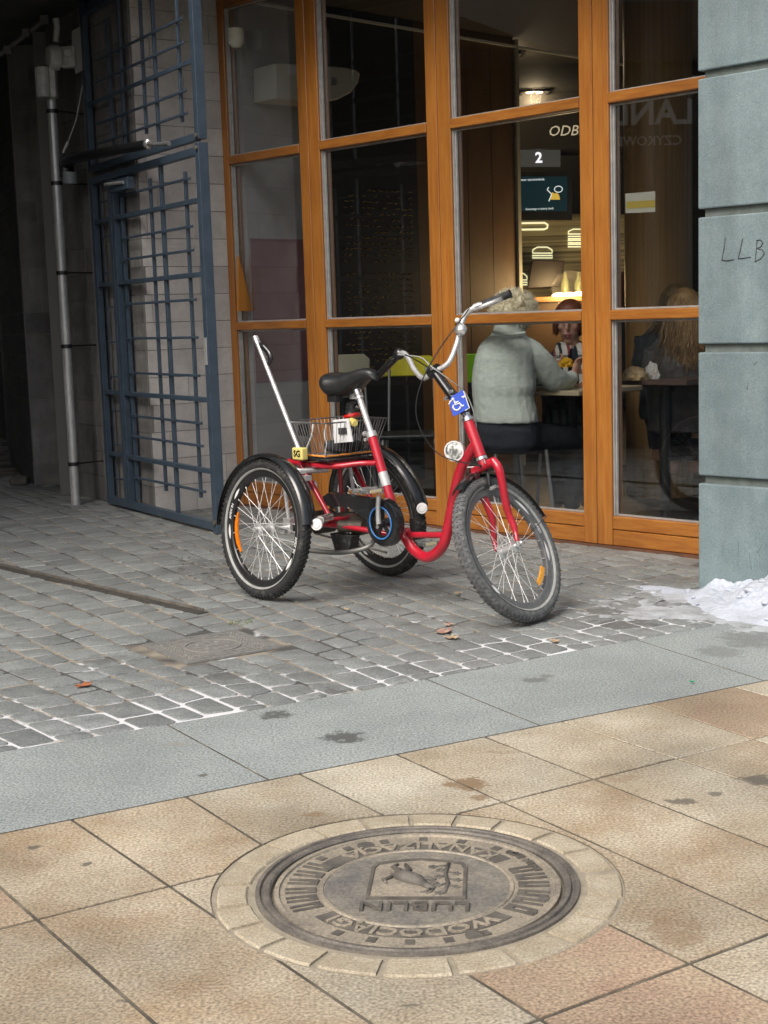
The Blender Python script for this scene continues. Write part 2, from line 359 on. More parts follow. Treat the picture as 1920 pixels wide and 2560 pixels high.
for r in range(4):
    for k in range(len(long_j)-1):
        (u1, d1), (u2, d2) = long_j[k], long_j[k+1]
        A_, B_ = rows[r], rows[r+1]; off = 0
        q = [meet(low(u1), d1, *A_), meet(low(u2), d2, *A_), meet(low(u2), d2, *B_), meet(low(u1), d1, *B_)]
        def inside(p_): return all((q[(i+1) % 4]-q[i]).cross(p_-q[i]).z*sgq > 0 for i in range(4))
        sgq = 1 if (q[1]-q[0]).cross(q[2]-q[1]).z > 0 else -1
        m_ = M_tan[2] if any(inside(g(*t_)) for t_ in reds) else M_tan[3] if any(inside(g(*t_)) for t_ in ochs) else random.choice(M_tan[:2])
        near = any((p-MHC).length < .9 for p in q)
        slab('paving_slab', q, m_, pave, gap=.0026, hole=(MHC, .452) if near else None)
        ti += 1

# ---- manhole: ring of stones, cast frame, lid with relief
M_iron = mat('cast_iron', (.20, .18, .15), .6, metal=.15, c2=(.11, .10, .09), ns=14, nd=7, bump=.25, bs=170, fine=.25, fs=160)
M_ironw = mat('worn_iron', (.345, .30, .23), .6, metal=.1, c2=(.20, .18, .15), ns=8, nd=7, bump=.15, bs=170, fine=.25, fs=140, sharp=(.4, .7))
M_irond = mat('dark_cast_iron', (.095, .088, .078), .65, metal=.2, c2=(.17, .155, .13), ns=22, nd=6, bump=.3, bs=170)
M_ring = mat('ring_stone', (.435, .385, .29), .75, c2=(.35, .295, .205), ns=12, nd=7, bump=.15, bs=220, fine=.28, fs=190, var=.1)
M_ringm = mat('cement_mortar', (.34, .30, .23), .9, c2=(.26, .23, .17), ns=30, nd=6, bump=.3, bs=140)
surround = structure(thing('stone_surround', None, None, MHC))
b = B(); b.lathe([(.33, -.03), (.33, -.004), (.452, -.004), (.452, -.03)], (0,0,0), (0,0,1), 72); b.build('mortar_ring', M_ringm, surround)
ang = 0.1; NS = 21
for i in range(NS):
    wd = 2*pi/NS*random.uniform(.86, 1.12); a0, a1 = ang+.018, ang+wd-.018; ang += wd
    if ang > 2*pi+.1+.08: break
    ri, ro = .366+random.uniform(0, .008), .443+random.uniform(-.006, .004)
    b = B(); b.lathe([(ri, -.03), (ri, -.003), (ri+.004, .001), (ro-.004, .001), (ro, -.003), (ro, -.03)], (0,0,0), (0,0,1), 6, a0, a1, ref=(1,0,0))
    e = len(b.v)//7; b.f += [tuple(range(6))[::-1], tuple(36+k for k in range(6))]; b.t += [.5, .5]
    b.build('ring_stone', M_ring, surround)
mh = thing('manhole_cover', 'round cast iron manhole cover with goat crest and LUBLIN lettering in the tan paving', 'manhole', MHC, rad(175.5))
b = B(); b.lathe([(.322, -.03), (.322, -.002), (.326, .002), (.336, .003), (.339, -.003), (.343, -.003), (.346, .003), (.355, .002), (.358, -.03)], (0,0,0), (0,0,1), 96); b.build('rim_frame', M_iron, mh, smooth=True, sharp=30)
b = B(); b.lathe([(0, -.006), (.205, -.006), (.207, -.0035), (.212, -.0035), (.214, -.007), (.302, -.007), (.304, -.002), (.314, -.002), (.316, -.012), (.323, -.014)], (0,0,0), (0,0,1), 96); b.build('lid', M_ironw, mh, smooth=True, sharp=20)
b = B(); b.disc((0, 0, -.0068), (0, 0, 1), .2035, .0010, 64); b.build('lid_centre', mat('grey_iron_disc', (.26, .235, .19), .6, metal=.1, c2=(.15, .145, .135), ns=9, nd=7, bump=.2, bs=150, fine=.25, fs=120), mh)
def arc_band(b, r1, r2, a0, a1, z0, z1, n=28):
    b.lathe([(r1, z0), (r1, z1), (r2, z1), (r2, z0)], (0,0,0), (0,0,1), n, rad(a0), rad(a1), ref=(1,0,0)); P = 4
    m_ = len(b.v); s_ = m_-(n+1)*P; b.f += [(s_+3, s_+2, s_+1, s_), (m_-4, m_-3, m_-2, m_-1)]; b.t += [.5, .5]
for a0, a1 in ((38, 142), (218, 332)): b = B(); arc_band(b, .217, .262, a0, a1, -.009, -.0055); b.build('letter_band', M_irond, mh)
def ring_text(b, body, size, r, ac, z, outward=True, stretch=1.0):
    def f(p):
        a = rad(ac)+(-p.x if outward else p.x)*stretch/r; q = r+(p.y if outward else -p.y); return (q*cos(a), q*sin(a), z+p.z)
    put_text(b, body, size, .004, f, bold=.0008)
b = B(); ring_text(b, 'WODOCI\u0104GI', .05, .2395, 90, -.0045, True, 1.25); b.build('ring_lettering', M_ironw, mh); b = B(); ring_text(b, 'KANALIZACJA', .05, .2395, 270, -.0045, False, 1.2); b.build('ring_lettering', M_ironw, mh)
for base in (182, 2):                                        # radial U-shaped key slots left and right
    for i, da in enumerate((-27, -17, -7, 4, 14, 24)):
        a = rad(base+da-(4 if base == 182 else 0)); d, e = V((cos(a), sin(a), 0)), V((-sin(a), cos(a), 0))
        b = B()
        for sgn in (-1, 1): b.box(d*.222+e*(sgn*.010-.0035)+V((0,0,-.008)), d*.068, e*.007, V((0,0,.0045)))
        b.box(d*.222-e*.0065+V((0,0,-.008)), d*.018, e*.013, V((0,0,.004))); b.build('key_slot', M_irond, mh)
for a in list(range(58, 125, 16))+list(range(232, 312, 19))+[325, 150, 166]:
    a = rad(a); d, e = V((cos(a), sin(a), 0)), V((-sin(a), cos(a), 0)); b = B(); b.box(d*.272-e*.010+V((0,0,-.008)), d*.022, e*.02, V((0,0,.003))); b.build('relief_mark', M_irond, mh)
for x_, y_ in ((.135, -.245), (-.13, .25)): b = B(); b.disc((x_, y_, -.007), (0,0,1), .021, .002, 20); b.build('keyhole', M_irond, mh)
# crest: shield with a goat leaping at a vine  (lid coordinates, +y up as the lettering reads)
cr = []
sh = [(-.108, .075), (.108, .075), (.108, -.1), (.1, -.125), (.06, -.14), (0, -.152), (-.06, -.14), (-.1, -.125), (-.108, -.1)]
sh2 = [(x*.93, (y+.03)*.93-.03) for x, y in sh]
b = B(); n = len(sh)
b.add([(x, y, -.001) for x, y in sh]+[(x, y, -.001) for x, y in sh2]+[(x, y, -.009) for x, y in sh]+[(x, y, -.009) for x, y in sh2],
      [(i, (i+1) % n, n+(i+1) % n, n+i) for i in range(n)]+[(2*n+i, 2*n+(i+1) % n, (i+1) % n, i) for i in range(n)]+[(n+i, n+(i+1) % n, 3*n+(i+1) % n, 3*n+i) for i in range(n)])
b.build('shield_border', M_irond, mh)
b = B(); b.prism([(x, y, -.0075) for x, y in sh2], (0, 0, .0035)); b.build('shield_field', M_ironw, mh)
def blob(b, pts, r, z=-.006, h=.004): b.tube([(x, y, z) for x, y in pts], [q*1.0 for q in r], 8, flat=1.0)
goat = B()
def gp(L): return [(-x, y*.95-.036, -.0038) for x, y in L]      # faces left, as read from the far side
goat.tube(gp([(-.05, -.02), (-.025, .0), (0, .02), (.015, .035)]), [.014, .019, .018, .011], 8)          # trunk
goat.tube(gp([(.012, .032), (.028, .052), (.04, .056)]), [.01, .009, .005], 8)                             # neck, head
goat.tube(gp([(.03, .06), (.022, .076), (.008, .08)]), [.004, .003, .002], 6); goat.tube(gp([(.036, .06), (.033, .078), (.022, .086)]), [.004, .003, .002], 6)
goat.tube(gp([(.004, .022), (.03, .02), (.045, .03)]), [.008, .006, .004], 6); goat.tube(gp([(-.002, .012), (.025, 0), (.04, .008)]), [.008, .006, .004], 6)
goat.tube(gp([(-.052, -.018), (-.044, -.045), (-.06, -.07), (-.05, -.085)]), [.013, .009, .006, .005], 6)
goat.tube(gp([(-.04, -.022), (-.022, -.05), (-.032, -.085)]), [.012, .008, .005], 6); goat.tube(gp([(-.058, -.01), (-.075, .01), (-.068, .03)]), [.006, .006, .003], 6)
goat.build('crest_goat', M_irond, mh, smooth=True)
vine = B(); vine.tube(gp([(.066, -.09), (.06, -.03), (.068, .03), (.06, .085)]), .005, 6)
for x, y in [(.045, .04), (.085, .05), (.05, .085), (.088, .01), (.045, -.01), (.085, -.03), (.048, -.05), (.03, -.07)]:
    vine.tube(gp([(.064, y-.01), (x, y)]), .003, 5)
    for k in range(5):
        a = 2*pi*k/5; vine.tube(gp([(x, y), (x+.011*cos(a), y+.011*sin(a))]), [.005, .002], 5)
vine.build('crest_vine', M_irond, mh, smooth=True)
b = B(); put_text(b, 'LUBLIN', .066, .005, lambda p: (p.x*1.12, p.y*.9+.113, -.0022+p.z), bold=.0003)
b.v = [(x, y, z) for x, y, z in b.v]; b.build('city_lettering', M_irond, mh)
for tx_, r_, a_, o_ in (('EN 124', .284, 205, False), ('D400', .284, 220, False), ('080', .287, 218, True)): b = B(); ring_text(b, tx_, .023, r_, a_, -.0045, o_); b.build('small_lettering', M_irond, mh)

# ---- cobbles (granite setts) with sand and road salt in the joints
mt = bpy.data.materials.new('sett_joints'); mt.use_nodes = True; t = mt.node_tree; N = t.nodes; L = t.links; p = N['Principled BSDF']; p.inputs['Roughness'].default_value = .95
tc = N.new('ShaderNodeTexCoord'); sx = N.new('ShaderNodeSeparateXYZ'); L.new(tc.outputs['Object'], sx.inputs[0])
def mth(op, a, b_=None, clamp=False):
    n_ = N.new('ShaderNodeMath'); n_.operation = op; n_.use_clamp = clamp
    for i, q in enumerate((a, b_)):
        if q is None: continue
        if isinstance(q, (int, float)): n_.inputs[i].default_value = q
        else: L.new(q, n_.inputs[i])
    return n_.outputs[0]
dist = mth('ADD', mth('MULTIPLY', sx.outputs[0], -.497), mth('MULTIPLY', mth('SUBTRACT', sx.outputs[1], 4.70), .868))   # metres beyond the strip
def noise_n(s, d=4):
    n_ = N.new('ShaderNodeTexNoise'); n_.inputs['Scale'].default_value = s; n_.inputs['Detail'].default_value = d; L.new(tc.outputs['Object'], n_.inputs[0]); return n_.outputs[0]
nz = noise_n(2.2); nz2 = noise_n(16)
salt = mth('SUBTRACT', mth('ADD', mth('MULTIPLY', nz, 2.4), mth('MULTIPLY', nz2, 1.3)), mth('MULTIPLY', mth('ABSOLUTE', mth('SUBTRACT', dist, .12)), .75))
salt = mth('MULTIPLY', mth('SUBTRACT', salt, 1.52), 3.2, True)
sand = mth('MULTIPLY', mth('SUBTRACT', noise_n(3.3), .42), 8, True)
m1 = N.new('ShaderNodeMix'); m1.data_type = 'RGBA'; m1.inputs[6].default_value = (.075, .073, .068, 1); m1.inputs[7].default_value = (.29, .255, .20, 1); L.new(sand, m1.inputs[0])
m2 = N.new('ShaderNodeMix'); m2.data_type = 'RGBA'; m2.inputs[7].default_value = (.66, .67, .68, 1); L.new(salt, m2.inputs[0]); L.new(m1.outputs[2], m2.inputs[6]); L.new(m2.outputs[2], p.inputs['Base Color'])
M_joint = mt
cob = structure(thing('cobblestone_paving', None, None))
bed = B(); bed.add([(p_.x, p_.y, -.004) for p_ in upP]+[(9, 9, -.004), (9, 24, -.004), (-12, 24, -.004), (-12, 3, -.004)], [tuple(range(len(upP)+4))]); bed.build('sett_joints', M_joint, cob)
COVER = V((-.68, 5.378, 0)); cvx = V((cos(rad(33)), sin(rad(33)), 0)); cvy = V((-sin(rad(33)), cos(rad(33)), 0))
S0 = V((-.019, 4.684, 0)); sdirv = V((.868, .497, 0))
def course(u, v_):                                            # u along the strip, v away from it; courses fan slightly to the left
    a = rad(122+max(-4, min(17, -(u+.2)*7.5)))
    return S0+sdirv*u+V((cos(a), sin(a), 0))*v_
random.seed(12)
cells = []
def wob(k, v_): return .012*mnoise.noise(V((k*3.7, v_*3.1, 2)))+.05*mnoise.noise(V((uu[k]*.7, v_*.7, 5)))
uu = [-4.2]
while uu[-1] < 4.6: uu.append(uu[-1]+random.uniform(.098, .134))
for k in range(len(uu)-1):
    v_ = random.uniform(-.25, -.1); pk = 0
    while v_ < 8.6:
        ln = random.uniform(.135, .2)
        us = (uu[k]+wob(k, v_), uu[k+1]+wob(k+1, v_), uu[k+1]+wob(k+1, v_+ln), uu[k]+wob(k, v_+ln)); sk = random.uniform(-.014, .014); 
        q = [course(us[0], v_+pk), course(us[1], v_-pk), course(us[2], v_+ln-sk), course(us[3], v_+ln+sk)]; pk = sk
        v_ += ln
        c = sum(q, V((0,0,0)))/4
        if not (-3.3 < c.x < 3.2 and c.y < 12.2): continue
        if c.x > 1.55 and c.y > 6.4: continue
        fo_ = (c-V((1.567, 7.021, 0))).dot(V((-.7204, -.6935, 0)))
        if fo_ < -.02 and c.x > -1.05: continue
        if abs((c-COVER).dot(cvx)) < .225 and abs((c-COVER).dot(cvy)) < .225: continue
        # clip against the strip edge
        ins = [p_.y > upper(p_.x)+.006 for p_ in q]
        if not any(ins): continue
        if not all(ins):
            r_ = []
            for i in range(4):
                a, b_ = q[i], q[(i+1) % 4]
                if ins[i]: r_.append(a)
                if ins[i] != ins[(i+1) % 4]:
                    lo, hi = 0.0, 1.0
                    for _ in range(18):
                        md = (lo+hi)/2; pm = a.lerp(b_, md)
                        if (pm.y > upper(pm.x)+.006) == ins[i]: lo = md
                        else: hi = md
                    r_.append(a.lerp(b_, lo))
            q = r_
            if len(q) < 3: continue
            ar = abs(sum(q[i].x*q[(i+1) % len(q)].y-q[(i+1) % len(q)].x*q[i].y for i in range(len(q))))/2
            if ar < .0035: continue
        cells.append((c, q))
def cobble(b, c, q):
    n = len(q); c = sum(q, V((0,0,0)))/n; b.tone = random.random()
    tilt = V((random.uniform(-.012, .012), random.uniform(-.012, .012), 0)); h0 = random.uniform(-.0015, .0015)
    gp_ = random.uniform(.0025, .0055); ou = []
    for i in range(n):
        a, p_, d = q[i-1], q[i], q[(i+1) % n]
        e, f = (p_-a), (d-p_); le, lf = e.length, f.length; e, f = e/max(le, 1e-6), f/max(lf, 1e-6)
        sgn = 1
        n1, n2 = V((-e.y, e.x, 0)), V((-f.y, f.x, 0)); k = n1+n2; k /= max(.35, 1+n1.dot(n2))
        if (c-p_).dot(k) < 0: k = -k
        bp = p_+k*(gp_+random.uniform(0, .004))
        cr_ = random.uniform(.006, .014)
        ou += [bp-e*min(cr_, le*.3), bp+f*min(cr_, lf*.3)]
    M_ = len(ou)
    def zz(p_): return h0+tilt.dot(p_-c)
    o1 = [(p_.x, p_.y, zz(p_)-.007) for p_ in ou]; o2 = [((c+(p_-c)*.97).x, (c+(p_-c)*.97).y, zz(p_)-.0012) for p_ in ou]
    o3 = [((c+(p_-c)*.86).x, (c+(p_-c)*.86).y, zz(p_)+random.uniform(-.0004, .0012)) for p_ in ou]; o0 = [(p_.x, p_.y, -.03) for p_ in ou]
    vs_ = o0+o1+o2+o3+[(c.x, c.y, h0+random.uniform(-.0006, .0014))]
    fs = []
    ccw = sum(q[i].x*q[(i+1) % n].y-q[(i+1) % n].x*q[i].y for i in range(n)) > 0
    for r_ in range(3):
        for i in range(M_): fs.append((r_*M_+i, r_*M_+(i+1) % M_, (r_+1)*M_+(i+1) % M_, (r_+1)*M_+i))
    fs += [(3*M_+i, 3*M_+(i+1) % M_, 4*M_) for i in range(M_)]
    if not ccw: fs = [f[::-1] for f in fs]
    b.add(vs_, fs)
def vis(c):
    d = c-EYE; w_ = d.dot(fw); x, y = CX+F*d.dot(RT)/w_, CY-F*d.dot(UP)/w_; return -30 < x < 1950 and y < 2600
order = sorted([k for k in cells if vis(k[0])], key=lambda k: (k[0]-EYE).length)
single = set(id(k) for k in order[:300])
rest = B()
for k in cells:
    if id(k) in single: b = B(); cobble(b, *k); b.build('cobble', M_cob, cob, smooth=True, sharp=40)
    else: cobble(rest, *k)
o = rest.build('cobbles', M_cob, cob, smooth=True, sharp=40); o['kind'] = 'stuff'

# ---- small square inspection cover
ic = thing('inspection_cover', 'small square iron inspection cover set among the grey cobbles left of the tricycle', 'cover', COVER+V((0, 0, .003)), rad(33))
b = B(); b.box((-.206, -.206, -.03), (.412, 0, 0), (0, .412, 0), (0, 0, .029)); b.build('bedding', mat('sand_bed', (.22, .21, .19), .95, c2=(.15, .148, .14), ns=40), ic)
M_icov = mat('grey_iron', (.225, .23, .22), .7, metal=.1, c2=(.17, .17, .16), ns=20, bump=.2, bs=140)
b = B()
for s_ in (-1, 1):
    b.box((-.2, s_*.192-.008, -.02), (.4, 0, 0), (0, .016, 0), (0, 0, .021)); b.box((s_*.192-.008, -.184, -.02), (.016, 0, 0), (0, .368, 0), (0, 0, .0207))
b.build('frame', M_icov, ic)
b = B(); b.box((-.182, -.182, -.02), (.364, 0, 0), (0, .364, 0), (0, 0, .0185)); b.build('plate', M_icov, ic, bevel=.002)
b = B(); b.lathe([(.104, -.002), (.104, .0018), (.112, .0018), (.112, -.002)], (0, 0, 0), (0, 0, 1), 40)
for r_ in (.125, .138, .151, .164):
    for s_ in (-1, 1):
        for k in range(-7, 8):
            if abs(k*.0225) < r_: 
                b.cbox((k*.0225, s_*r_, 0), .014, .005, .003)
                b.cbox((s_*r_, k*.0225, 0), .005, .014, .003)
for a in range(0, 360, 45): b.cbox((.06*cos(rad(a)), .06*sin(rad(a)), 0), .03, .012, .003, Matrix.Rotation(rad(a*2), 3, 'Z'))
b.cbox((0, 0, 0), .05, .014, .003); o = b.build('relief', mat('dusty_iron', (.29, .285, .265), .75, c2=(.19, .19, .18), ns=30), ic); o['kind'] = 'stuff'

# ---- shallow drain slot ending among the cobbles
p1, p2 = g(0, 1420), g(506, 1535); d = (p2-p1).normalized(); nn = V((-d.y, d.x, 0)); p1 -= d*1.5
dr = thing('drain_channel', 'dark slot drain with steel lip running from the left across the cobbles', 'drain', p1)
b = B(); b.box(p1-nn*.02+V((0,0,-.03)), d*(p2-p1).length, nn*.05, V((0,0,.0335))); keep(b.build('slot', mat('slot_dirt', (.03, .03, .028), .95, c2=(.07, .062, .05), ns=30, bump=.4, bs=80), dr), dr)
b = B(); b.box(p1+nn*.031+V((0,0,-.03)), d*((p2-p1).length-.04), nn*.008, V((0,0,.043))); keep(b.build('lip', M_iron, dr), dr)
# ================================================================== BUILDING
fo, fd, fn = V((1.567, 7.021, 0)), V((-.6935, .7204, 0)), V((-.7204, -.6935, 0))   # facade: origin, along (to the left), outward
Z = V((0, 0, 1))
def Fp(s, o, z): return fo+fd*s+fn*o+Z*z
def fbox(b, s0, s1, o0, o1, z0, z1): return b.box(Fp(s0, o0, z0), fd*(s1-s0), fn*(o1-o0), Z*(z1-z0))
GT = -.045                                                        # glass plane behind the face of the frames
ZTOP = 3.38
seams = [-.475, .63, 1.727, 2.835]
names = ['rightmost timber window panel, its right side hidden by the stone pillar',
         'timber window panel with the two women behind it, third from the left',
         'timber window panel right behind the saddle, second from the left',
         'leftmost timber window panel beside the concrete block pier']
tr_lo, tr_hi = (1.192, 1.243), (2.281, 2.335)
for i, s0 in enumerate(seams):
    s1 = seams[i+1]-.002 if i < 3 else 3.70
    s0 += .002
    t_ = thing('window_panel', 'tall glazed '+names[i], 'window', Fp((s0+s1)/2, 0, 0), group='glazed timber panels of the cafe front')
    def part(nm, m_, *a, bevel=.004):
        b = B(); fbox(b, *a); o = b.build(nm, m_, None, bevel=bevel); keep(o, t_); return o
    L0, L1 = s1-(.098 if i < 3 else .062), s0+.085
    part('stile', M_wood, L0, s1, -.10, 0, .012, ZTOP); part('stile', M_wood, s0, L1, -.10, 0, .012, ZTOP)
    for (za, zb) in (tr_lo, tr_hi): part('transom', M_woodh, L1, L0+.004 if 0 else L0, -.095, .006, za, zb)
    part('bottom_rail', M_woodh, L1, L0, -.095, -.004, .099, .168); part('kick_board', M_woodh, L1, L0, -.095, -.006, .012, .095)
    part('head_rail', M_woodh, L1, L0, -.095, -.004, ZTOP-.1, ZTOP)
    for (za, zb) in ((.168, tr_lo[0]), (tr_lo[1], tr_hi[0]), (tr_hi[1], ZTOP-.1)):
        b = B(); fbox(b, L1, L0, GT-.006, GT, za, zb); keep(b.build('pane', M_glass), t_)
        b = B()                                                   # aluminium beads round the pane
        e = .0015
        fbox(b, L0-.016, L0-e, GT+.003, GT+.016, za+e, zb-e); fbox(b, L0-.009, L0-e, GT+.018, GT+.030, za+e, zb-e); fbox(b, L1+e, L1+.012, GT+.003, GT+.012, za+e, zb-e)
        fbox(b, L1+.0125, L0-.0165, GT+.003, GT+.012, za+e, za+.011); fbox(b, L1+.0125, L0-.0165, GT+.003, GT+.012, zb-.011, zb-e)
        keep(b.build('glazing_bead', M_alu), t_)
b = B(); fbox(b, -1.6, 3.71, -.12, .014, -.02, .0105); tag(b.build('threshold', mat('dark_threshold', (.14, .06, .03), .7, c2=(.08, .04, .025), ns=12)), 'low reddish brown timber threshold under the window panels', 'threshold')

# ---- stone pillar at the right
po = V((1.373, 6.144, 0)); PW_, PD = 1.25, .66
pil = thing('stone_pillar', 'broad pillar of smooth teal grey stone blocks with LLB scratched on it, right edge', 'pillar', po)
zs = [(-.02, .4826), (.5177, 1.0493), (1.0853, 1.6189), (1.6539, 2.1889), (2.2214, 2.756), (2.789, 3.45)]
def pbox(b, a0, a1, o0, o1, z0, z1): return b.box(po-fd*a0+fn*o0+Z*z0, -fd*(a1-a0), fn*(o1-o0), Z*(z1-z0))
for z0, z1 in zs:
    b = B(); pbox(b, 0, PW_, -PD, 0, z0, z1); keep(b.build('stone_block', M_stone, bevel=.006, seg=2), pil)
b = B()
for (a, b_), (c, d_) in zip(zs, zs[1:]): pbox(b, .022, PW_-.022, -PD+.022, -.022, b_-.004, c+.004)
keep(b.build('recessed_joint', M_stonejoint), pil)
def pp(px, py, off=.0016): return pl(px, py, po+fn*off, fn)
def curve_(P): return [P[0]]+[q for a, c in zip(P, P[1:]) for q in (a.lerp(c, .33), a.lerp(c, .66), c)]
b = B()
def stroke(L, r=.0022):
    P_ = curve_([pp(x, y) for x, y in L]); b.tube(P_, [r*random.uniform(.55, 1.15) for _ in P_], 5, flat=1)
K = lambda x, y: (1380+x/2.304, 600+y/2.304)
q = lambda x, y: (1100+x/2.023, y/2.023)
stroke([q(1443, 1200), q(1436, 1260), q(1425, 1315), q(1450, 1318), q(1487, 1313)]); stroke([q(1530, 1207), q(1520, 1260), q(1507, 1308), q(1535, 1306), q(1572, 1300)])
stroke([q(1603, 1212), q(1600, 1260), q(1594, 1320)]); stroke([q(1600, 1215), q(1622, 1213), q(1633, 1228), q(1622, 1248), q(1602, 1256), q(1628, 1262), q(1640, 1282), q(1622, 1308), q(1592, 1322)])
keep(b.build('graffiti', mat('marker_ink', (.05, .05, .055), .6)), pil)
b = B()
for L in ([(1186, 1800), (1210, 1755)], [(1178, 1790), (1200, 1830)], [(1135, 1800), (1140, 1850), (1150, 1900)], [(1172, 1640), (1196, 1690)], [(1183, 1630), (1208, 1678)], [(1195, 1622), (1218, 1660)], [(985, 1740), (983, 1830)], [(1075, 1740), (1068, 1880)], [(1205, 525), (1218, 545)]):
    b.tube([pp(*K(x, y), .0008) for x, y in L], [.0008]*len(L), 4)
for x, y, w_ in ((1175, 710, 9), (1165, 720, 6), (1125, 855, 11), (1130, 830, 6)): 
    c = pp(*K(x, y), .0008); b.tube([c, c+Z*(.0012*w_)], [.001*w_*.4, .0012], 5)
keep(b.build('scratches', mat('scratch_dirt', (.12, .16, .16), .9)), pil)

# ---- walls of the archway: polyline of concrete block walls
def blockwall(name, label, pts, z1, bh, seedv, thick=.12, mt_=None, kind=None, phase=0):
    rng = random.Random(seedv)
    t_ = thing(name, label, 'wall', pts[0])
    core = B()
    for a, b_ in zip(pts, pts[1:]):
        d_ = (b_-a); Ln = d_.length; d_ = d_.normalized(); nr = V((d_.y, -d_.x, 0))
        if nr.dot(EYE-a) < 0: nr = -nr
        core.box(a-nr*thick-Z*.02, d_*Ln, nr*(thick-.004), Z*(z1+.02))
        row = 0; z = 0.0
        while z < z1-.02:
            zt = min(z+bh, z1); x = -rng.uniform(.05, .3)
            while x < Ln:
                w_ = rng.uniform(.33, .42); xa, xb = max(0, x), min(Ln, x+w_); x += w_
                if xb-xa < .03: continue
                b = B(); b.tone = rng.random(); j = .0022
                b.box(a+d_*(xa+j)-nr*.02+Z*(z+j), d_*(xb-xa-2*j), nr*(.02+rng.uniform(0, .002)), Z*(zt-z-2*j)); keep(b.build('block', mt_ or M_block), t_)
            z = zt; row += 1
    keep(core.build('mortar_core', M_mortar), t_)
    return t_
ZC = 3.42
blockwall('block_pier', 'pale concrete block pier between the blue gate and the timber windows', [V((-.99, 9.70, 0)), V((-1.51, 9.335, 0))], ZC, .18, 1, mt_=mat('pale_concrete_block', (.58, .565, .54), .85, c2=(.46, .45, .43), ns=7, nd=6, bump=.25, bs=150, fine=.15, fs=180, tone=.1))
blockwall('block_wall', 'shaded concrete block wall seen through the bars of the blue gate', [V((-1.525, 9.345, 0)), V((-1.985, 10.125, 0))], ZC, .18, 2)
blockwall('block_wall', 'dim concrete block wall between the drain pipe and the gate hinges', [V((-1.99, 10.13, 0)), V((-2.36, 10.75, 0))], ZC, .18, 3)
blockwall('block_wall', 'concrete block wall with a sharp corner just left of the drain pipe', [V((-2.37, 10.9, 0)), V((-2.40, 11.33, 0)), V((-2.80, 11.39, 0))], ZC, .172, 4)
M_dark = mat('shade_dark_render', (.06, .06, .058), .9, c2=(.04, .04, .04), ns=4, bump=.2, bs=80)  # near-black base puts the passage shade into the colour
blockwall('passage_wall', 'dark curved wall leading deep into the passage at the far left', [V((-2.815, 11.40, 0)), V((-3.12, 12.2, 0)), V((-3.49, 13.3, 0)), V((-3.95, 15.0, 0)), V((-4.47, 16.9, 0)), V((-5.1, 19.4, 0))], ZC, .172, 5, mt_=mat('shade_dark_block', (.09, .088, .085), .9, c2=(.06, .06, .058), ns=6, tone=.12, bump=.2, bs=80))  # darker block colour stands in for shade deep in the passage
# opposite side of the passage and the building around it (seen only as reflections, brought close to darken the left)
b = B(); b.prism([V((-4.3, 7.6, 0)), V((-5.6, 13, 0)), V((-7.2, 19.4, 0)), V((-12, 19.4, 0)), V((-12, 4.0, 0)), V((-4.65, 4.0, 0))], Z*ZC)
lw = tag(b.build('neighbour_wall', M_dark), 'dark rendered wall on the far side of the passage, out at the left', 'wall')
b = B()                                                          # ceiling slab of the passage and arcade
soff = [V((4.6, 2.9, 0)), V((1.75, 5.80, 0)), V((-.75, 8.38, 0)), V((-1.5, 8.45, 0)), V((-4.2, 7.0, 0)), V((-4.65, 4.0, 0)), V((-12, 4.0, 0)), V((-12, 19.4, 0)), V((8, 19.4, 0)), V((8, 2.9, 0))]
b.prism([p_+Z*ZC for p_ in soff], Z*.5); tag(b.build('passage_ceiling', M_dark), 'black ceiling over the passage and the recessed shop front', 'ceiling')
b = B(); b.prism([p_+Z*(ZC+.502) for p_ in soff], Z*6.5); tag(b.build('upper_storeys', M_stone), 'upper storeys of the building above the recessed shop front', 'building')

# ---- blue steel gate, swung open in front of the wall
gA, gB = V((-1.925, 9.927, 0)), V((-.994, 8.385, 0)); gd = (gB-gA).normalized(); gn = V((gd.y, -gd.x, 0))
if gn.dot(EYE-gA) < 0: gn = -gn
def gq(px, py):
    p_ = pl(px, py, gA, gn); return (p_-gA).dot(gd), p_.z
def z1_(x, y): return (x/2.592, y/2.592)
def z2_(x, y): return (x/2.592, 700+y/2.592)
gate = thing('steel_gate', 'blue grey steel lattice gate standing open in front of the block wall', 'gate', gB)
def gbar(nm, q0, q1, z0, z1, o0, o1):
    b = B(); b.box(gA+gd*q0+gn*o0+Z*z0, gd*(q1-q0), gn*(o1-o0), Z*(z1-z0)); return keep(b.build(nm, M_gate, bevel=.002), gate)
QR = 1.80
# lower leaf
gbar('post', QR-.004, QR+.05, .002, 2.27, -.03, .03)
gbar('stile', .0, .045, .035, 2.25, -.02, .02); gbar('stile', .335, .378, .035, 2.25, -.02, .02); gbar('stile', .392, .437, .035, 2.25, -.02, .022)
gbar('stile', .505, .53, .08, 2.2, -.02, .005)
gbar('top_rail', .0, QR-.006, 2.205, 2.25, -.018, .018+.006); gbar('bottom_rail', .0, QR-.006, .018, .066, -.018, .0245)
q1250 = lambda x: gq(*z1_(x, 1250))[0]
for x, zt, zb in ((975, z1_(975, 1155), z2_(1065, 1365)), (1205, z1_(1205, 1110), z2_(1300, 1410))):
    q_ = q1250(x); gbar('upright_bar', q_-.01, q_+.01, gq(*zb)[1], gq(*zt)[1], -.012, .008)
q_ = q1250(1048); gbar('upright_bar', q_-.014, q_+.014, .066, 2.205, -.014, .010)
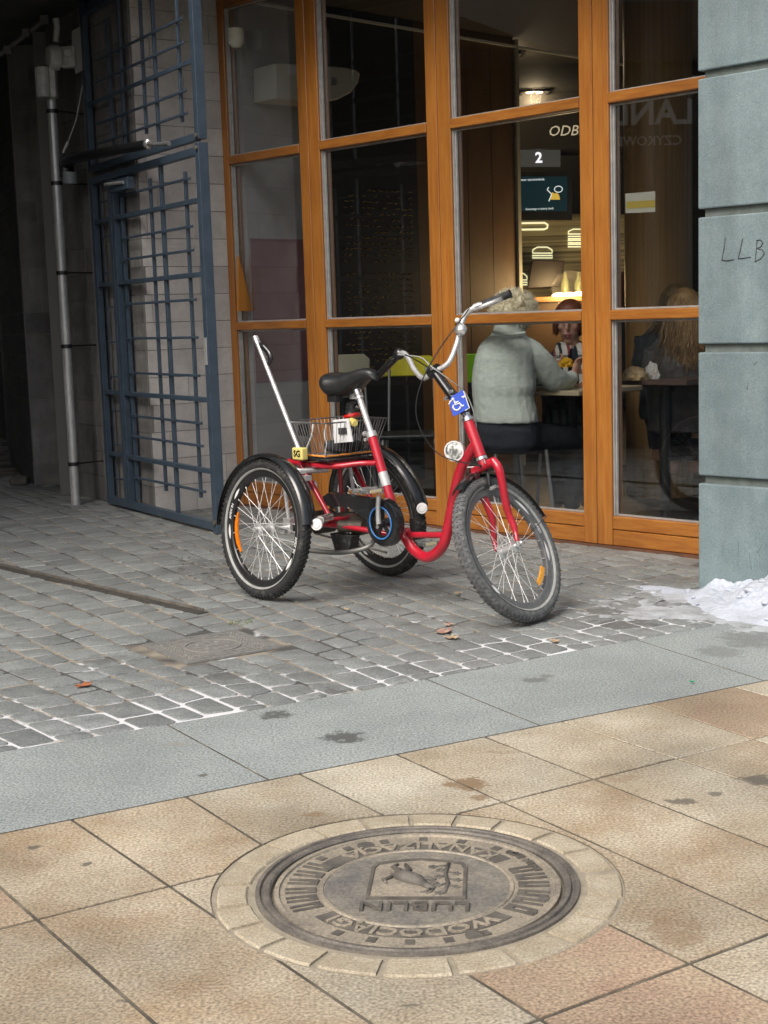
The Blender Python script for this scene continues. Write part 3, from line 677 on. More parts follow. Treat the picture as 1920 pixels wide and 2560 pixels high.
for y in ((1, 1150), (1, 1465), (1, 1620), (2, 125), (2, 372), (2, 620), (2, 930), (2, 1078), (2, 1375)):
    px = (z1_ if y[0] == 1 else z2_)(1268 if y[0] == 1 else 1290+y[1]*.052, y[1]); z_ = gq(*px)[1]
    gbar('lattice_bar', .53, QR-.12, z_-.008, z_+.008, .0085, .0205)
for y in ((1, 1300), (1, 1780), (2, 775), (2, 1235)):
    px = (z1_ if y[0] == 1 else z2_)(1285 if y[0] == 1 else 1350, y[1]); z_ = gq(*px)[1]
    gbar('cross_rail', .438, QR-.005, z_-.014, z_+.014, -.013, .0225)
    gbar('cross_rail', .046, .334, z_-.014, z_+.014, -.013, .015)
for k in range(9):
    z_ = .2+k*.235; gbar('lattice_bar', .12, .334, z_-.006, z_+.006, -.012, .0); 
gbar('stile', .105, .125, .07, 2.2, -.018, -.0122)
# upper leaf
gbar('post', QR-.004, QR+.05, 2.29, ZC-.02, -.028, .028)
gbar('stile', .0, .045, 2.30, ZC-.02, -.02, .02); gbar('bottom_rail', .046, QR-.006, 2.285, 2.33, -.016, .02); gbar('top_rail', .046, QR-.006, ZC-.11, ZC-.06, -.016, .02)
for x, y, full in ((935, 600, 0), (1165, 500, 0), (1008, 500, 1), (790, 560, 1), (715, 600, 0)):
    q_ = gq(*z1_(x, y))[0]; h_ = .013 if full else .009
    gbar('upright_bar', q_-h_, q_+h_, 2.33 if full else 2.42, ZC-.11 if full else ZC-.2, -.012, .008)
for y, full in ((100, 0), (262, 0), (405, 1), (580, 0), (730, 0)):
    z_ = gq(*z1_(1235, y))[1]; h_ = .013 if full else .008
    gbar('lattice_bar' if not full else 'cross_rail', .2 if not full else .046, QR-.12 if not full else QR-.006, z_-h_, z_+h_, .0085, .0205)
b = B(); c = gA+gd*.52+Z*2.1+gn*.03; b.box(c, gd*.33, gn*.05, Z*.075); keep(b.build('closer_box', M_gate, bevel=.004), gate)
b = B(); c = gA+gd*.50+Z*2.155+gn*.082; b.tube([c, c+gd*.05+gn*.03, c+gd*.30+Z*-.01], .011, 8); keep(b.build('closer_arm', M_galv), gate)
b = B(); b.box(gA+gd*(QR+.0)+gn*.0305+Z*1.0, gd*.04, gn*.006, Z*.16); keep(b.build('lock_plate', M_galv, bevel=.002), gate)
for z_, r_ in ((.07, .018), (2.24, .012), (2.31, .012)): b = B(); b.disc(gA+gd*(QR+.03)+gn*.031+Z*z_, gn, r_, .012, 12); keep(b.build('bolt', M_irond), gate)

# black waste pipe and chrome lever in front of the gate's upper part
def gpt(px, py, off=.12): return pl(px, py, gA+gn*off, gn)
b = B(); a_, b2 = gpt(*z1_(450, 1030)), gpt(*z1_(960, 935))
b.tube([gpt(*z1_(430, 1150)), gpt(*z1_(425, 1070)), gpt(*z1_(440, 1042)), a_+(b2-a_)*.04, a_+(b2-a_)*.5, b2], [.055, .055, .05, .036, .03, .03], 12)
bp = tag(b.build('waste_pipe', M_blackmet, smooth=True, sharp=50), 'black elbowed waste pipe running across the top of the blue gate', 'pipe')
b = B(); b.tube([gpt(*z1_(452, 1115)), gpt(*z1_(455, 1190))], .05, 12); keep(b.build('pipe_stub', mat('grey_plastic', (.2, .22, .23), .5), smooth=True, sharp=50), bp)
b = B(); c = gpt(*z1_(960, 932), .17); b.tube([c, gpt(*z1_(1010, 935), .19), gpt(*z1_(1095, 930), .19)], [.02, .013, .013], 8); b.ell(c, .03, .03, .035)
tag(b.build('chrome_lever', M_chrome, smooth=True, sharp=50), 'chrome lever handle fixed above the middle of the blue gate', 'handle')

# ---- galvanised drain pipe with brackets
pb = V((-2.18, 9.99, 0)); ptop = pl(132, 232, pb, V((0, -1, 0)))
b = B(); b.tube([pb, V((pb.x, pb.y, ptop.z))], .033, 20)
pipe = tag(b.build('drain_pipe', M_galv, smooth=True, sharp=50), 'tall galvanised drain pipe standing against the block wall at the left', 'pipe')
zb = lambda px, py: pl(px, py, pb, V((0, -1, 0))).z
b = B(); zz_ = zb(155, 592); b.tube([V((pb.x, pb.y, zz_-.09)), V((pb.x, pb.y, zz_+.09))], .0375, 20); b.build('pipe_sleeve', mat('dull_zinc', (.42, .43, .42), .5, metal=.5), pipe, smooth=True, sharp=50)
for px, py in ((137, 278), (148, 458), (160, 682), (172, 865), (187, 1159)):
    z_ = zb(px, py); b = B(); b.tube([V((pb.x, pb.y, z_-.014)), V((pb.x, pb.y, z_+.012))], .039, 18); b.tube([V((pb.x+.03, pb.y, z_)), V((pb.x+.2, pb.y+.18, z_))], .006, 6); b.build('bracket', M_blackmet, pipe)
# lamp housing, junction box, conduit and vent plate above it
P0 = V((-2.2, 9.95, 0))
def wp(px, py, dy=0): return pl(px, py, P0+V((0, dy, 0)), V((0, -1, 0)))
lamp = thing('wall_lamp', 'round grey bulkhead lamp housing, unlit, above the drain pipe', 'lamp', wp(148, 145))
M_lamp = mat('lamp_grey', (.5, .5, .48), .5, c2=(.36, .36, .35), ns=20)
b = B(); c = wp(146, 145); ax = V((-.86, -.5, 0)); b.lathe([(0, .0), (.082, .0), (.086, .012), (.082, .06), (.07, .075), (0, .08)], c, ax, 24); keep(b.build('housing', M_lamp, smooth=True, sharp=40), lamp)
b = B(); b.box(c+V((.02, -.03, -.07)), V((.10, -.03, 0)), V((.02, .06, 0)), V((0, 0, .14))); b.disc(c+V((.075, -.055, .02)), V((.3, -.9, 0)), .03, .02, 14); keep(b.build('bracket_box', M_lamp, bevel=.006), lamp)
b = B(); b.tube([wp(140, 105), wp(143, 65), wp(139, 47)], [.022, .022, .026], 10); keep(b.build('conduit', M_lamp, smooth=True, sharp=50), lamp)
jb = B(); c = wp(118, 208); jb.cbox(c, .13, .09, .20); jb.tube([c+V((-.02, -.04, -.1)), c+V((-.02, -.04, .1))], .05, 12)
tag(jb.build('junction_box', M_lamp, bevel=.012, seg=2), 'small pale junction box at the head of the drain pipe', 'box')
b = B(); b.prism([wp(182, 80), wp(207, 66), wp(211, 175), wp(192, 187), wp(182, 150)], V((0, -.03, 0))); tag(b.build('vent_plate', mat('dull_grey', (.24, .24, .23), .7)), 'dull grey metal plate on the wall right of the lamp housing', 'plate')
b = B(); b.tube([wp(-20, 150, .3), wp(60, 90, .3), wp(115, 47, .3)], .018, 8); b.cbox(wp(20, 125, .26), .05, .04, .05); b.cbox(wp(65, 82, .26), .05, .04, .05); b.cbox(wp(112, 50, .26), .06, .04, .06)
tag(b.build('ceiling_conduit', mat('dark_conduit', (.13, .13, .13), .6)), 'thin conduit with clips climbing to the dark ceiling at top left', 'conduit')
b = B(); b.tube([wp(206, 215), wp(190, 300), wp(170, 355)], .004, 5); b.tube([wp(170, 355), wp(157, 382)], [.012, .008], 6); tag(b.build('hanging_wire', M_lamp), 'thin hanging wire with a pale end beside the drain pipe', 'wire')
b = B()
for y0, y1 in ((548, 600), (607, 632), (637, 700)): b.prism([pl(x_, y_, gA-gn*.05, gn) for x_, y_ in ((264+(y0-548)*.06, y0), (283+(y0-548)*.06, y0+4), (285+(y1-548)*.06, y1), (268+(y1-548)*.06, y1-4))], -gn*.003)
tag(b.build('paper_notice', mat('old_paper', (.6, .6, .58), .8)), 'torn white paper notice behind the narrow left part of the gate', 'paper')
b = B(); c = g(50, 1212); b.cbox(c+Z*.035, .14, .1, .07); tag(b.build('dark_lump', M_irond, bevel=.015, seg=2), 'small dark rubbish lump on the passage floor at far left', 'rubbish')
# bright street at the far end of the passage
M_far = mat('pale_render', (.62, .62, .6), .9, c2=(.5, .5, .49), ns=2)
b = B(); b.box(V((-40, 34, -.02)), V((60, 0, 0)), V((0, 3, 0)), Z*9); fh = tag(b.build('far_house', M_far), 'pale house front in daylight beyond the end of the passage, far left', 'building')

# lettered sign on the neighbouring wall; the rightmost window mirrors it
sg = thing('shop_sign', 'pale lettering LAND mirrored in the upper right window', 'sign', V((-4.42, 6.3, 2.9)))
wdir = (V((-4.3, 7.6, 0))-V((-4.65, 4.0, 0))).normalized(); wn = V((wdir.y, -wdir.x, 0))
M_sign = mat('sign_white', (.75, .75, .72), .6)
def sgn_pt(base, p_): return base+wdir*p_.x+Z*p_.y+wn*(.012+p_.z)
base = V((-4.65, 4.0, 0))+wdir*2.42
b = B(); put_text(b, 'LAND', .30, .02, lambda p_: sgn_pt(base+Z*2.98, p_), bold=.006); keep(b.build('sign_letters', M_sign), sg)
b = B(); put_text(b, 'CZYKOWE', .12, .02, lambda p_: sgn_pt(base+Z*2.74, p_)); keep(b.build('small_sign_letters', M_sign), sg)
# ================================================================== TRICYCLE  (local frame: x forward, y left, z up)
TM, PSI = V((-.283, 6.540, 0)), rad(-48.7)
th, tl = V((cos(PSI), sin(PSI), 0)), V((-sin(PSI), cos(PSI), 0))
trike = thing('tricycle', 'red adult tricycle with wire basket, parked on the cobbles in front of the windows', 'tricycle', TM, PSI)
def bl(px, py, y=0.0):                                           # photo pixel -> local point on the plane y = const
    p_ = pl(px, py, TM+tl*y, tl)-TM; return V((p_.dot(th), y, p_.z))
def tb(nm, m_, pts, r, n=10, par=None, **k):
    b = B(); b.tube(pts, r, n, **k); return b.build(nm, m_, par or trike, smooth=True, sharp=50)
def curve(P, n=6):                                               # Catmull-Rom through points
    P = [V(p) for p in P]; Q = [P[0]*2-P[1]]+P+[P[-1]*2-P[-2]]; out_ = []
    for i in range(1, len(Q)-2):
        for k in range(n):
            t_ = k/n; a, b_, c, d = Q[i-1], Q[i], Q[i+1], Q[i+2]
            out_.append(.5*((2*b_)+(c-a)*t_+(2*a-5*b_+4*c-d)*t_*t_+(3*b_-a-3*c+d)*t_**3))
    return out_+[P[-1]]
RW = .311
HT = rad(25.5); AX = V((-sin(HT), 0, cos(HT))); ST = rad(-81)
RM = Matrix.Rotation(ST, 3, AX)
af = RM@V((0, 1, 0)); ff = RM@V((cos(HT), 0, sin(HT)))           # front axle direction, rake direction after steering
CF = V((1.150, .03, .292))
def head(z): return V((.970+(.808-z)*math.tan(HT), 0, z))

def wheel(name, C, a, front=False, refl=None, arcs=()):
    """rim (part) with tyre, stripe, hub, spokes, reflector as sub-parts"""
    a = a.normalized(); e1 = (Z-a*Z.dot(a)).normalized(); e2 = a.cross(e1)
    tread, rim_m = (M_rubberf, M_rimf) if front else (M_rubber, M_rim)
    b = B(); b.lathe([(.236, -.012), (.232, -.008), (.232, .008), (.236, .012), (.262, .0135), (.262, .010), (.25, .009), (.25, -.009), (.262, -.010), (.262, -.0135), (.236, -.012)], C, a, 64)
    o = b.build(name, rim_m, trike, smooth=True, sharp=35)
    b = B(); pr = [(.258, -.0125)]
    for k in range(13):
        t_ = rad(-118+236*k/12); pr.append((.288+.0255*cos(t_), .0275*sin(t_)))
    pr.append((.258, .0125)); b.lathe(pr, C, a, 80)
    rng = random.Random(3)
    for k in range(84):                                           # tread blocks
        for row, (h_, hw) in enumerate(((-.0205, .0065), (-.0075, .0054), (.0075, .0054), (.0205, .0065))):
            ag = 2*pi*(k+(.5 if row % 2 else 0))/84; d = e1*cos(ag)+e2*sin(ag); tt = -e1*sin(ag)+e2*cos(ag)
            rr_ = .3125 if row in (1, 2) else .3045
            nrm = d if row in (1, 2) else (d*.75+a*(.66 if h_ > 0 else -.66))
            side = nrm.cross(tt).normalized()
            c = C+d*rr_+a*h_; b.box(c-tt*.0055-side*hw, tt*.011, side*hw*2, nrm.normalized()*(.0026 if front else .0045))
    b.build('tyre', tread, o, smooth=True, sharp=35)
    b = B()
    for sg in (-1, 1): b.lathe([(.2635, sg*.0190), (.2660, sg*.0225), (.2705, sg*.0252), (.2725, sg*.0258)], C, a, 80)
    b.build('reflective_stripe', M_stripe, o, smooth=True)
    b = B(); b.lathe([(0, -.06), (.008, -.06), (.008, -.04), (.026, -.037), (.026, -.032), (.014, -.028), (.014, .028), (.026, .032), (.026, .037), (.008, .04), (.008, .06), (0, .06)], C, a, 20); b.build('hub', M_alloy, o, smooth=True, sharp=40)
    b = B()
    for k in range(36):
        sg = 1 if k % 2 else -1; ag = 2*pi*k/36; cr_ = rad(62)*(1 if (k//2) % 2 else -1)
        b.tube([C+(e1*cos(ag+cr_)+e2*sin(ag+cr_))*.024+a*sg*.034, C+(e1*cos(ag)+e2*sin(ag))*.234+a*sg*.004], .00105, 4)
        d = e1*cos(ag)+e2*sin(ag); b.tube([C+d*.222+a*sg*.0058, C+d*.236+a*sg*.004], .0021, 5)
    b.build('spokes', M_steelwire, o)
    if refl:
        m_, ag, r_, ln, wd, off = refl; ag = rad(ag); d = e1*cos(ag)+e2*sin(ag); tt = -e1*sin(ag)+e2*cos(ag); b = B()
        pts = []
        for k in range(9):
            u = (k/8-.5)*ln; pts.append(C+(d*cos(u/r_)+tt*sin(u/r_))*r_+a*off)
        hw = [wd*(.35 if k in (0, 8) else .6 if k in (1, 7) else 1) for k in range(9)]
        if front: hw = [wd]*9
        rings = []
        for p_, h_ in zip(pts, hw):
            dd = (p_-C); dd = (dd-a*dd.dot(a)).normalized(); rings.append([p_-dd*h_-a*.004, p_+dd*h_-a*.004, p_+dd*h_+a*.004, p_-dd*h_+a*.004])
        b.loft(rings); b.build('reflector', m_, o)
    b = B()                                                       # white print on the rim wall
    for (ag0, ag1, off) in arcs:
        if isinstance(off, str):
            txt = off; rm = .249; sg = arcs[0][2]
            put_text(b, txt, .02, .0006, lambda p_: C+(e1*cos(rad(ag0)-p_.x/rm*sg)+e2*sin(rad(ag0)-p_.x/rm*sg))*(rm+p_.y)+a*sg*(.0142+p_.z), bold=.0004)
        else:
            n_ = 10; rings = []
            for k in range(n_+1):
                ag = rad(ag0+(ag1-ag0)*k/n_); hw = .007*sin(pi*(k+.3)/(n_+.6)); d = e1*cos(ag)+e2*sin(ag)
                rings.append([C+d*(.249-hw)+a*off*.0136, C+d*(.249+hw)+a*off*.0136, C+d*(.249+hw)+a*off*.0143, C+d*(.249-hw)+a*off*.0143])
            b.loft(rings)
    if b.v: b.build('rim_print', M_white, o)['kind'] = 'stuff'
    return o, (C, a, e1, e2)
aR = V((0, cos(rad(-6)), sin(rad(-6)))); aL = V((0, cos(rad(8.5)), sin(rad(8.5))))
CRr, CRl = V((0, -.34, .318)), V((0, .34, .317))
# arcs/angles are measured from the top, turning towards the front for the visible (right) side
w1, W1 = wheel('wheel', CRr, aR, refl=(M_orange, -101, .178, .19, .010, -.026), arcs=[(-48, -62, -1), (-76, -76, 'APEX IN'), (-90, -106, -1), (-228, -244, -1), (-258, -258, 'APEX IN')])
w1['label'] = 'rear wheel with long orange spoke reflector'
w2, W2 = wheel('wheel', CRl, aL, arcs=[(206, 218, -1), (236, 236, 'APEX IN')])
w2['label'] = 'rear wheel on the far side behind the frame'
w3, W3 = wheel('wheel', CF, af, front=True, refl=(M_amber, 219, .188, .095, .0105, .022), arcs=[(-40, -62, 1), (-78, -78, 'APEX'), (-92, -112, 1), (120, 132, 1)])
w3['label'] = 'dusty front wheel steered sharply towards the camera'

# ---- red frame
BB = V((.535, 0, .300)); STop = bl(930.6, 1091)
b = B()
b.tube([BB, STop], .0205, 14)                                     # seat tube
b.tube(curve([BB+V((-.0, 0, .0)), bl(1010, 1338), bl(1037, 1377), bl(1070, 1393), bl(1102.5, 1371), bl(1119, 1328), bl(1148, 1188), head(.72)], 6), .0235, 14)   # looped main tube
b.tube([bl(1014, 1337), bl(1116, 1338)], .0135, 10)
sj = bl(937, 1158)
for sg in (-1, 1):
    b.tube(curve([sj, sj+V((-.05, sg*.05, .0)), V((.20, sg*.125, .59)), V((-.06, sg*.15, .60))], 5), .0125, 10)     # upper stays
    b.tube([V((.03, sg*.145, .595)), V((.225, sg*.14, .36))], .0125, 10)
    b.tube(curve([BB+V((-.01, sg*.02, -.005)), V((.40, sg*.075, .315)), V((.18, sg*.12, .325)), V((-.02, sg*.135, .315))], 5), .0125, 10)
    b.tube([V((-.02, sg*.135, .32)), V((-.05, sg*.15, .60))], .011, 10)
b.tube([V((-.055, -.18, .60)), V((-.055, .18, .60))], .0125, 10); b.tube([V((.10, -.16, .594)), V((.10, .16, .594))], .010, 10)
b.tube([V((.19, -.16, .345)), V((.19, .16, .345))], .012, 10)
b.tube([BB-V((0, .04, 0)), BB+V((0, .04, 0))], .026, 14)
b.tube([head(.665), head(.806)], .0225, 14)                       # head tube
frame = b.build('frame', M_red, trike, smooth=True, sharp=50)
b = B(); q0, q1 = bl(943, 1188), bl(957, 1220); q0, q1 = [BB+(STop-BB)*(((q_-BB).dot(STop-BB))/(STop-BB).length_squared) for q_ in (q0, q1)]
b.tube([q0, q1], .0215, 16); b.build('maker_band', mat('silver_sticker', (.6, .6, .6), .35, metal=.2, c2=(.45, .45, .46), ns=30), frame, smooth=True, sharp=50)
b = B(); b.tube([head(.652), head(.663)], .024, 16); b.build('headset_cup', M_chrome, trike, smooth=True, sharp=40); b = B(); b.tube([head(.808), head(.822)], .024, 16); b.tube([head(.821), head(.845)], .017, 14); b.build('headset_cup', M_chrome, trike, smooth=True, sharp=40)
# axle and gear housing
b = B(); b.tube([CRr+aR*.02, V((0, -.2, .305)), V((0, .2, .305)), CRl-aL*.02], .010, 12); b.build('axle', M_alloy, trike, smooth=True, sharp=50)
b = B(); b.tube([V((0, -.20, .306)), V((0, -.09, .307)), V((0, .09, .307)), V((0, .2, .306))], [.03, .036, .036, .03], 14); b.tube([V((.0, -.045, .31)), V((.0, .045, .31))], .055, 16); b.tube([V((.30, -.06, .325)), V((.30, .02, .33))], .05, 14); b.tube([V((.24, -.1, .32)), V((.36, -.06, .325))], .028, 10)
b.build('gear_housing', mat('greasy_metal', (.06, .055, .05), .45, metal=.5, c2=(.12, .1, .08), ns=30), trike, smooth=True, sharp=50)
for sg in (-1, 1):
    b = B(); b.cbox(V((0, sg*.2, .315)), .05, .03, .07); b.tube([V((.0, sg*.2, .33)), V((-.04, sg*.2, .60))], .009, 8); b.build('bearing_bracket', M_alloy, trike, smooth=True, sharp=40)
tb('crossbar', M_chrome, [V((.33, -.285, .378)), V((.235, -.15, .368))], .019, 12)
tb('crossbar', M_chrome, [V((.185, .285, .37)), V((.185, .16, .36))], .012, 12)
tb('carrier_bracket', M_alloy, [V((-.05, -.21, .585)), V((.10, -.2, .57)), V((.12, -.06, .565))], .013, 10)
b = B(); b.cbox(V((.06, -.19, .54)), .17, .03, .022); b.tube([V((.075, -.16, .50)), V((.085, -.11, .495))], .022, 10); b.cbox(V((.06, -.18, .46)), .08, .03, .012); b.build('brake_caliper', M_alloy, trike, smooth=True, sharp=40)
tb('chain', M_irond, [V((.0, -.055, .262)), V((.5, -.055, .222))], .005, 5)
b = B(); b.tube(curve([V((.06, -.15, .2)), V((.25, -.12, .205)), V((.38, -.06, .235)), V((.36, .02, .285))], 5), .011, 8); b.build('kickstand', mat('worn_steel', (.2, .2, .19), .5, metal=.6), trike, smooth=True, sharp=50)
b = B(); b.prism([V((.18, -.11, .285)), V((.33, -.11, .285)), V((.31, -.11, .225)), V((.22, -.11, .19))], V((0, .05, 0))); b.build('mud_flap', M_rubber, trike)

# ---- fenders
def fender(W, a0, a1, r, hw, cap, sgn):
    C, a, e1, e2 = W; n_ = 36; rings = []
    for k in range(n_+1):
        ag = rad(a0+(a1-a0)*k/n_); d = e1*cos(ag)+e2*sin(ag); ring = []
        for t_ in range(9):
            u = rad(-78+156*t_/8); ring.append(C+d*(r-.022+.022*cos(u))+a*hw*sin(u))
        for t_ in range(8, -1, -1):
            u = rad(-78+156*t_/8); ring.append(C+d*(r-.0235+.022*cos(u))+a*(hw-.002)*sin(u))
        rings.append(ring)
    b = B(); b.loft(rings); o = b.build('fender', M_blackpl, trike, smooth=True, sharp=45)
    if cap is not None:
        ag = rad(cap); d = e1*cos(ag)+e2*sin(ag); tt = (-e1*sin(ag)+e2*cos(ag)); c = C+d*(r-.004)+(a*.035 if C.y < 0 else a*-.01)
        nrm = (V((.6, -.78, .12))).normalized()
        b = B(); b.lathe([(0, 0), (.026, 0), (.0265, .006), (.024, .011), (.0, .012)], c+nrm*.012, nrm, 24); b.build('round_reflector', M_white, o, smooth=True, sharp=40)
        b = B(); b.lathe([(.015, .0), (.0165, 0), (.0165, .0008), (.015, .0008)], c+nrm*.0238, nrm, 20, rad(20), rad(300)); b.build('reflector_mark', M_stripe, o)
    return o
def ang_of(W, p_):
    C, a, e1, e2 = W; d = p_-C; return math.degrees(atan2(d.dot(e2), d.dot(e1)))
fwd = ang_of(W1, W1[0]+V((1, 0, 0)))
s_ = 1 if fwd > 0 else -1
f1 = fender(W1, s_*82, -s_*92, .340, .039, s_*82, s_)
f2 = fender(W2, s_*82, -s_*92, .340, .039, s_*82, s_)
fw3 = ang_of(W3, W3[0]+ff); s3 = 1 if fw3 > 0 else -1
f3 = fender(W3, s3*34, -s3*74, .341, .030, None, s3)
C3, a3, e13, e23 = W3
def fp(ang, r, off): return C3+(e13*cos(rad(ang))+e23*sin(rad(ang)))*r+a3*off
tb('fender_stay', M_blackmet, [fp(-s3*74, .330, .029), CF+a3*.056], .002, 5, f3)

# ---- fork
crown = head(.628)
b = B(); b.tube([head(.66), crown], .02, 12); b.tube([crown-af*.058, crown+af*.058], .0185, 12)
for sg in (-1, 1):
    e_ = CF+af*sg*.056; m_ = crown.lerp(e_, .55)-ff*.012+af*sg*.012
    b.tube(curve([crown+af*sg*.050+AX*.004, crown+af*sg*.062-AX*.05, m_, e_+AX*.07-ff*.012, e_+AX*.012], 5), [.018]*6+[.0165]*5+[.0145]*5+[.011]*4+[.009], 12)
fork = b.build('fork', M_red, trike, smooth=True, sharp=50)
b = B(); b.lathe([(0, -.066), (.011, -.066), (.011, -.052), (0, -.052)], CF, af, 6); b.build('axle_nut', M_chrome, fork); b = B(); b.lathe([(0, .056), (.016, .056), (.016, .062), (.012, .063), (.011, .074), (.006, .08), (0, .08)], CF, af, 12); b.build('axle_nut', M_chrome, fork)
for sg in (-1, 1):
    tp = CF+AX*.355-ff*.01+af*sg*.045+ff*.03; bt = CF+AX*.262+af*sg*.036+ff*.03
    b = B(); b.tube(curve([tp, (tp+bt)/2+af*sg*.006, bt], 4), [.008]*8+[.007], 6); b.box(bt-ff*.03-af*.004-AX*.006, ff*.055, af*.01, AX*.012); b.build('brake_arm', M_blackmet, trike, smooth=True, sharp=50)
    tb('brake_bolt', M_chrome, [bt-AX*.012+af*sg*.002, bt-AX*.012+af*sg*.03], .008, 8)

# ---- head lamp
lc = bl(1137, 1127, -.03)
b = B(); ld = (TM+0*Z); dl = (Matrix.Rotation(-PSI, 3, 'Z')@V((-.40, -.90, -.05))).normalized()
hl = B(); hl.lathe([(0, -.06), (.02, -.058), (.036, -.035), (.041, -.012), (.041, .006), (.038, .008)], lc, dl, 28)
hl = hl.build('head_lamp', M_chrome, trike, smooth=True, sharp=60)
b.lathe([(.037, .006), (.03, .011), (0, .014)], lc, dl, 28); b.build('lens', mat('lamp_lens', (.75, .77, .74), .15, c2=(.16, .17, .165), ns=55, nd=1, bump=1, bs=45, coat=1, sharp=(.42, .58)), hl, smooth=True)
b = B(); b.lathe([(.037, .004), (.0425, .004), (.0425, .012), (.037, .012), (.037, .004)], lc, dl, 28); b.build('bezel', M_white, hl, smooth=True, sharp=40)
tb('bracket', M_blackmet, [lc-dl*.03+V((.02, 0, -.01)), bl(1178, 1152), crown+ff*.02], .006, 6, hl)
tb('lamp_wire', M_white, curve([lc-dl*.01+V((0, 0, -.045)), bl(1150, 1166), bl(1175, 1168), crown], 4), .0028, 6, hl)

# ---- stem, handlebar, controls
clamp = bl(1086, 928)
st_d = (clamp-head(.845)).normalized()
sidev = RM@V((0, 1, 0))
b = B(); b.tube([head(.84), head(.855), head(.845)+(clamp-head(.845))*.30, clamp], [.018, .022, .021, .017], 10, flat=1.25, up=tuple(st_d.cross(V((0, 1, 0))))); b.tube([clamp-sidev*.026, clamp+sidev*.026], .024, 14)
stem = b.build('stem', M_blackpl, trike, smooth=True, sharp=50)
nst = V((0, -1, 0))
sb = [(head(.845)+(clamp-head(.845))*.42+V((.014*sg, 0, .014*sg))+nst*.014, .0085) for sg in (-1, 1)]+[(clamp+V((.016*sg, -.02, .012)), .007) for sg in (-1, 1)]
for p_, r_ in sb: b = B(); b.disc(p_, nst, r_, .013, 12); b.build('stem_bolt', M_chrome, stem, smooth=True, sharp=40)
# bar: defined in the steered frame: side (s), back (k), up along steering axis (u)
def hb(s_, k_, u_): return clamp+sidev*s_-ff*k_+AX*u_
half = [(0, 0, 0), (.04, .002, -.004), (.081, .013, .008), (.124, .041, .067), (.15, .065, .125), (.18, .086, .172), (.218, .096, .184), (.268, .11, .181), (.384, .141, .171)]
def side(sg): return [hb(sg*s_, k_, u_) for s_, k_, u_ in half]
barL, barR = side(1), side(-1)
tb('handlebar', M_alloy, curve(barR[::-1]+barL[1:], 5), .0115, 12)
for sg, nm in ((1, 'L'), (-1, 'R')):
    S_ = barL if sg > 0 else barR
    a_, e_ = S_[-2], S_[-1]; d_ = (e_-a_).normalized()
    b = B(); rr_ = []; pp_ = []
    for k in range(23):
        pp_.append(a_.lerp(e_, k/22)); rr_.append(.0165 if k % 4 else .0152)
    pp_.append(e_+d_*.006); rr_.append(.0185)
    b.tube(pp_, rr_, 12); b.build('grip', M_rubber if sg > 0 else M_blackpl, trike, smooth=True, sharp=50)
    q_ = S_[-3].lerp(S_[-2], .55); dn = (-AX*.35+ff*.75+sidev*(-.0)).normalized()
    b = B(); b.tube([q_-d_*.018, q_+d_*.014], .0165, 12); b.tube([q_, q_+dn*.03+d_*.008], [.011, .009], 8); lv = b.build('brake_clamp', M_alloy if sg > 0 else M_blackpl, trike, smooth=True, sharp=50)
    l0 = q_+dn*.03
    tb('brake_lever', M_chrome if sg > 0 else M_blackpl, curve([l0, l0+d_*.04+dn*.006, l0+d_*.09+dn*.004, l0+d_*.13+dn*.012], 4), [.0095]*12+[.0115], 8, lv, flat=.7)
q_ = barL[4].lerp(barL[5], .2)
b = B(); bd = (ff*.9+AX*.25+sidev*.35).normalized(); b.lathe([(0, .03), (.014, .028), (.024, .019), (.027, .006), (.026, 0), (.018, -.002), (0, -.002)], q_+bd*.024-AX*.03, bd, 24)
bell = b.build('bell', M_chrome, trike, smooth=True, sharp=40)
b = B(); b.ell(q_+bd*.032+AX*.012, .011, .011, .011); b.tube([q_, q_+bd*.022-AX*.03], .006, 6); b.build('thumb_lever', M_white, bell, smooth=True)
b = B(); q2 = barR[6]; b.ell(q2+AX*.004-ff*.006, .026, .024, .026); b.tube([q2-ff*.02, q2-ff*.05+AX*.015], [.012, .007], 8); b.build('shifter', M_blackpl, trike, smooth=True)
# cables
def wl(px, py, y): return bl(px, py, y)
tb('brake_cable', M_blackmet, curve([barL[6]+ff*.02, bl(1152, 800, -.05), bl(1095, 878, -.12), bl(1052, 960, -.16), bl(1040, 1030, -.16), bl(1060, 1090, -.13), bl(1105, 1140, -.08), crown+ff*.03], 6), .0028, 6)
tb('brake_cable', mat('grey_cable', (.35, .36, .36), .5), curve([barR[6]+ff*.01, bl(1050, 893, -.05), bl(1078, 916, -.08), bl(1125, 950, -.03), bl(1165, 985, .05), bl(1188, 1045, .08), bl(1193, 1100, .08), crown+ff*.03+af*.03], 6), .0025, 6)
tb('brake_cable', M_blackmet, curve([bl(1012, 886, -.2), bl(1040, 900, -.15), bl(1075, 922, -.06)], 5), .0025, 6)
tb('gear_cable', M_blackmet, curve([bl(1037, 1381), bl(1068, 1404), bl(1100, 1388), bl(1112, 1360)], 5), .0025, 5)
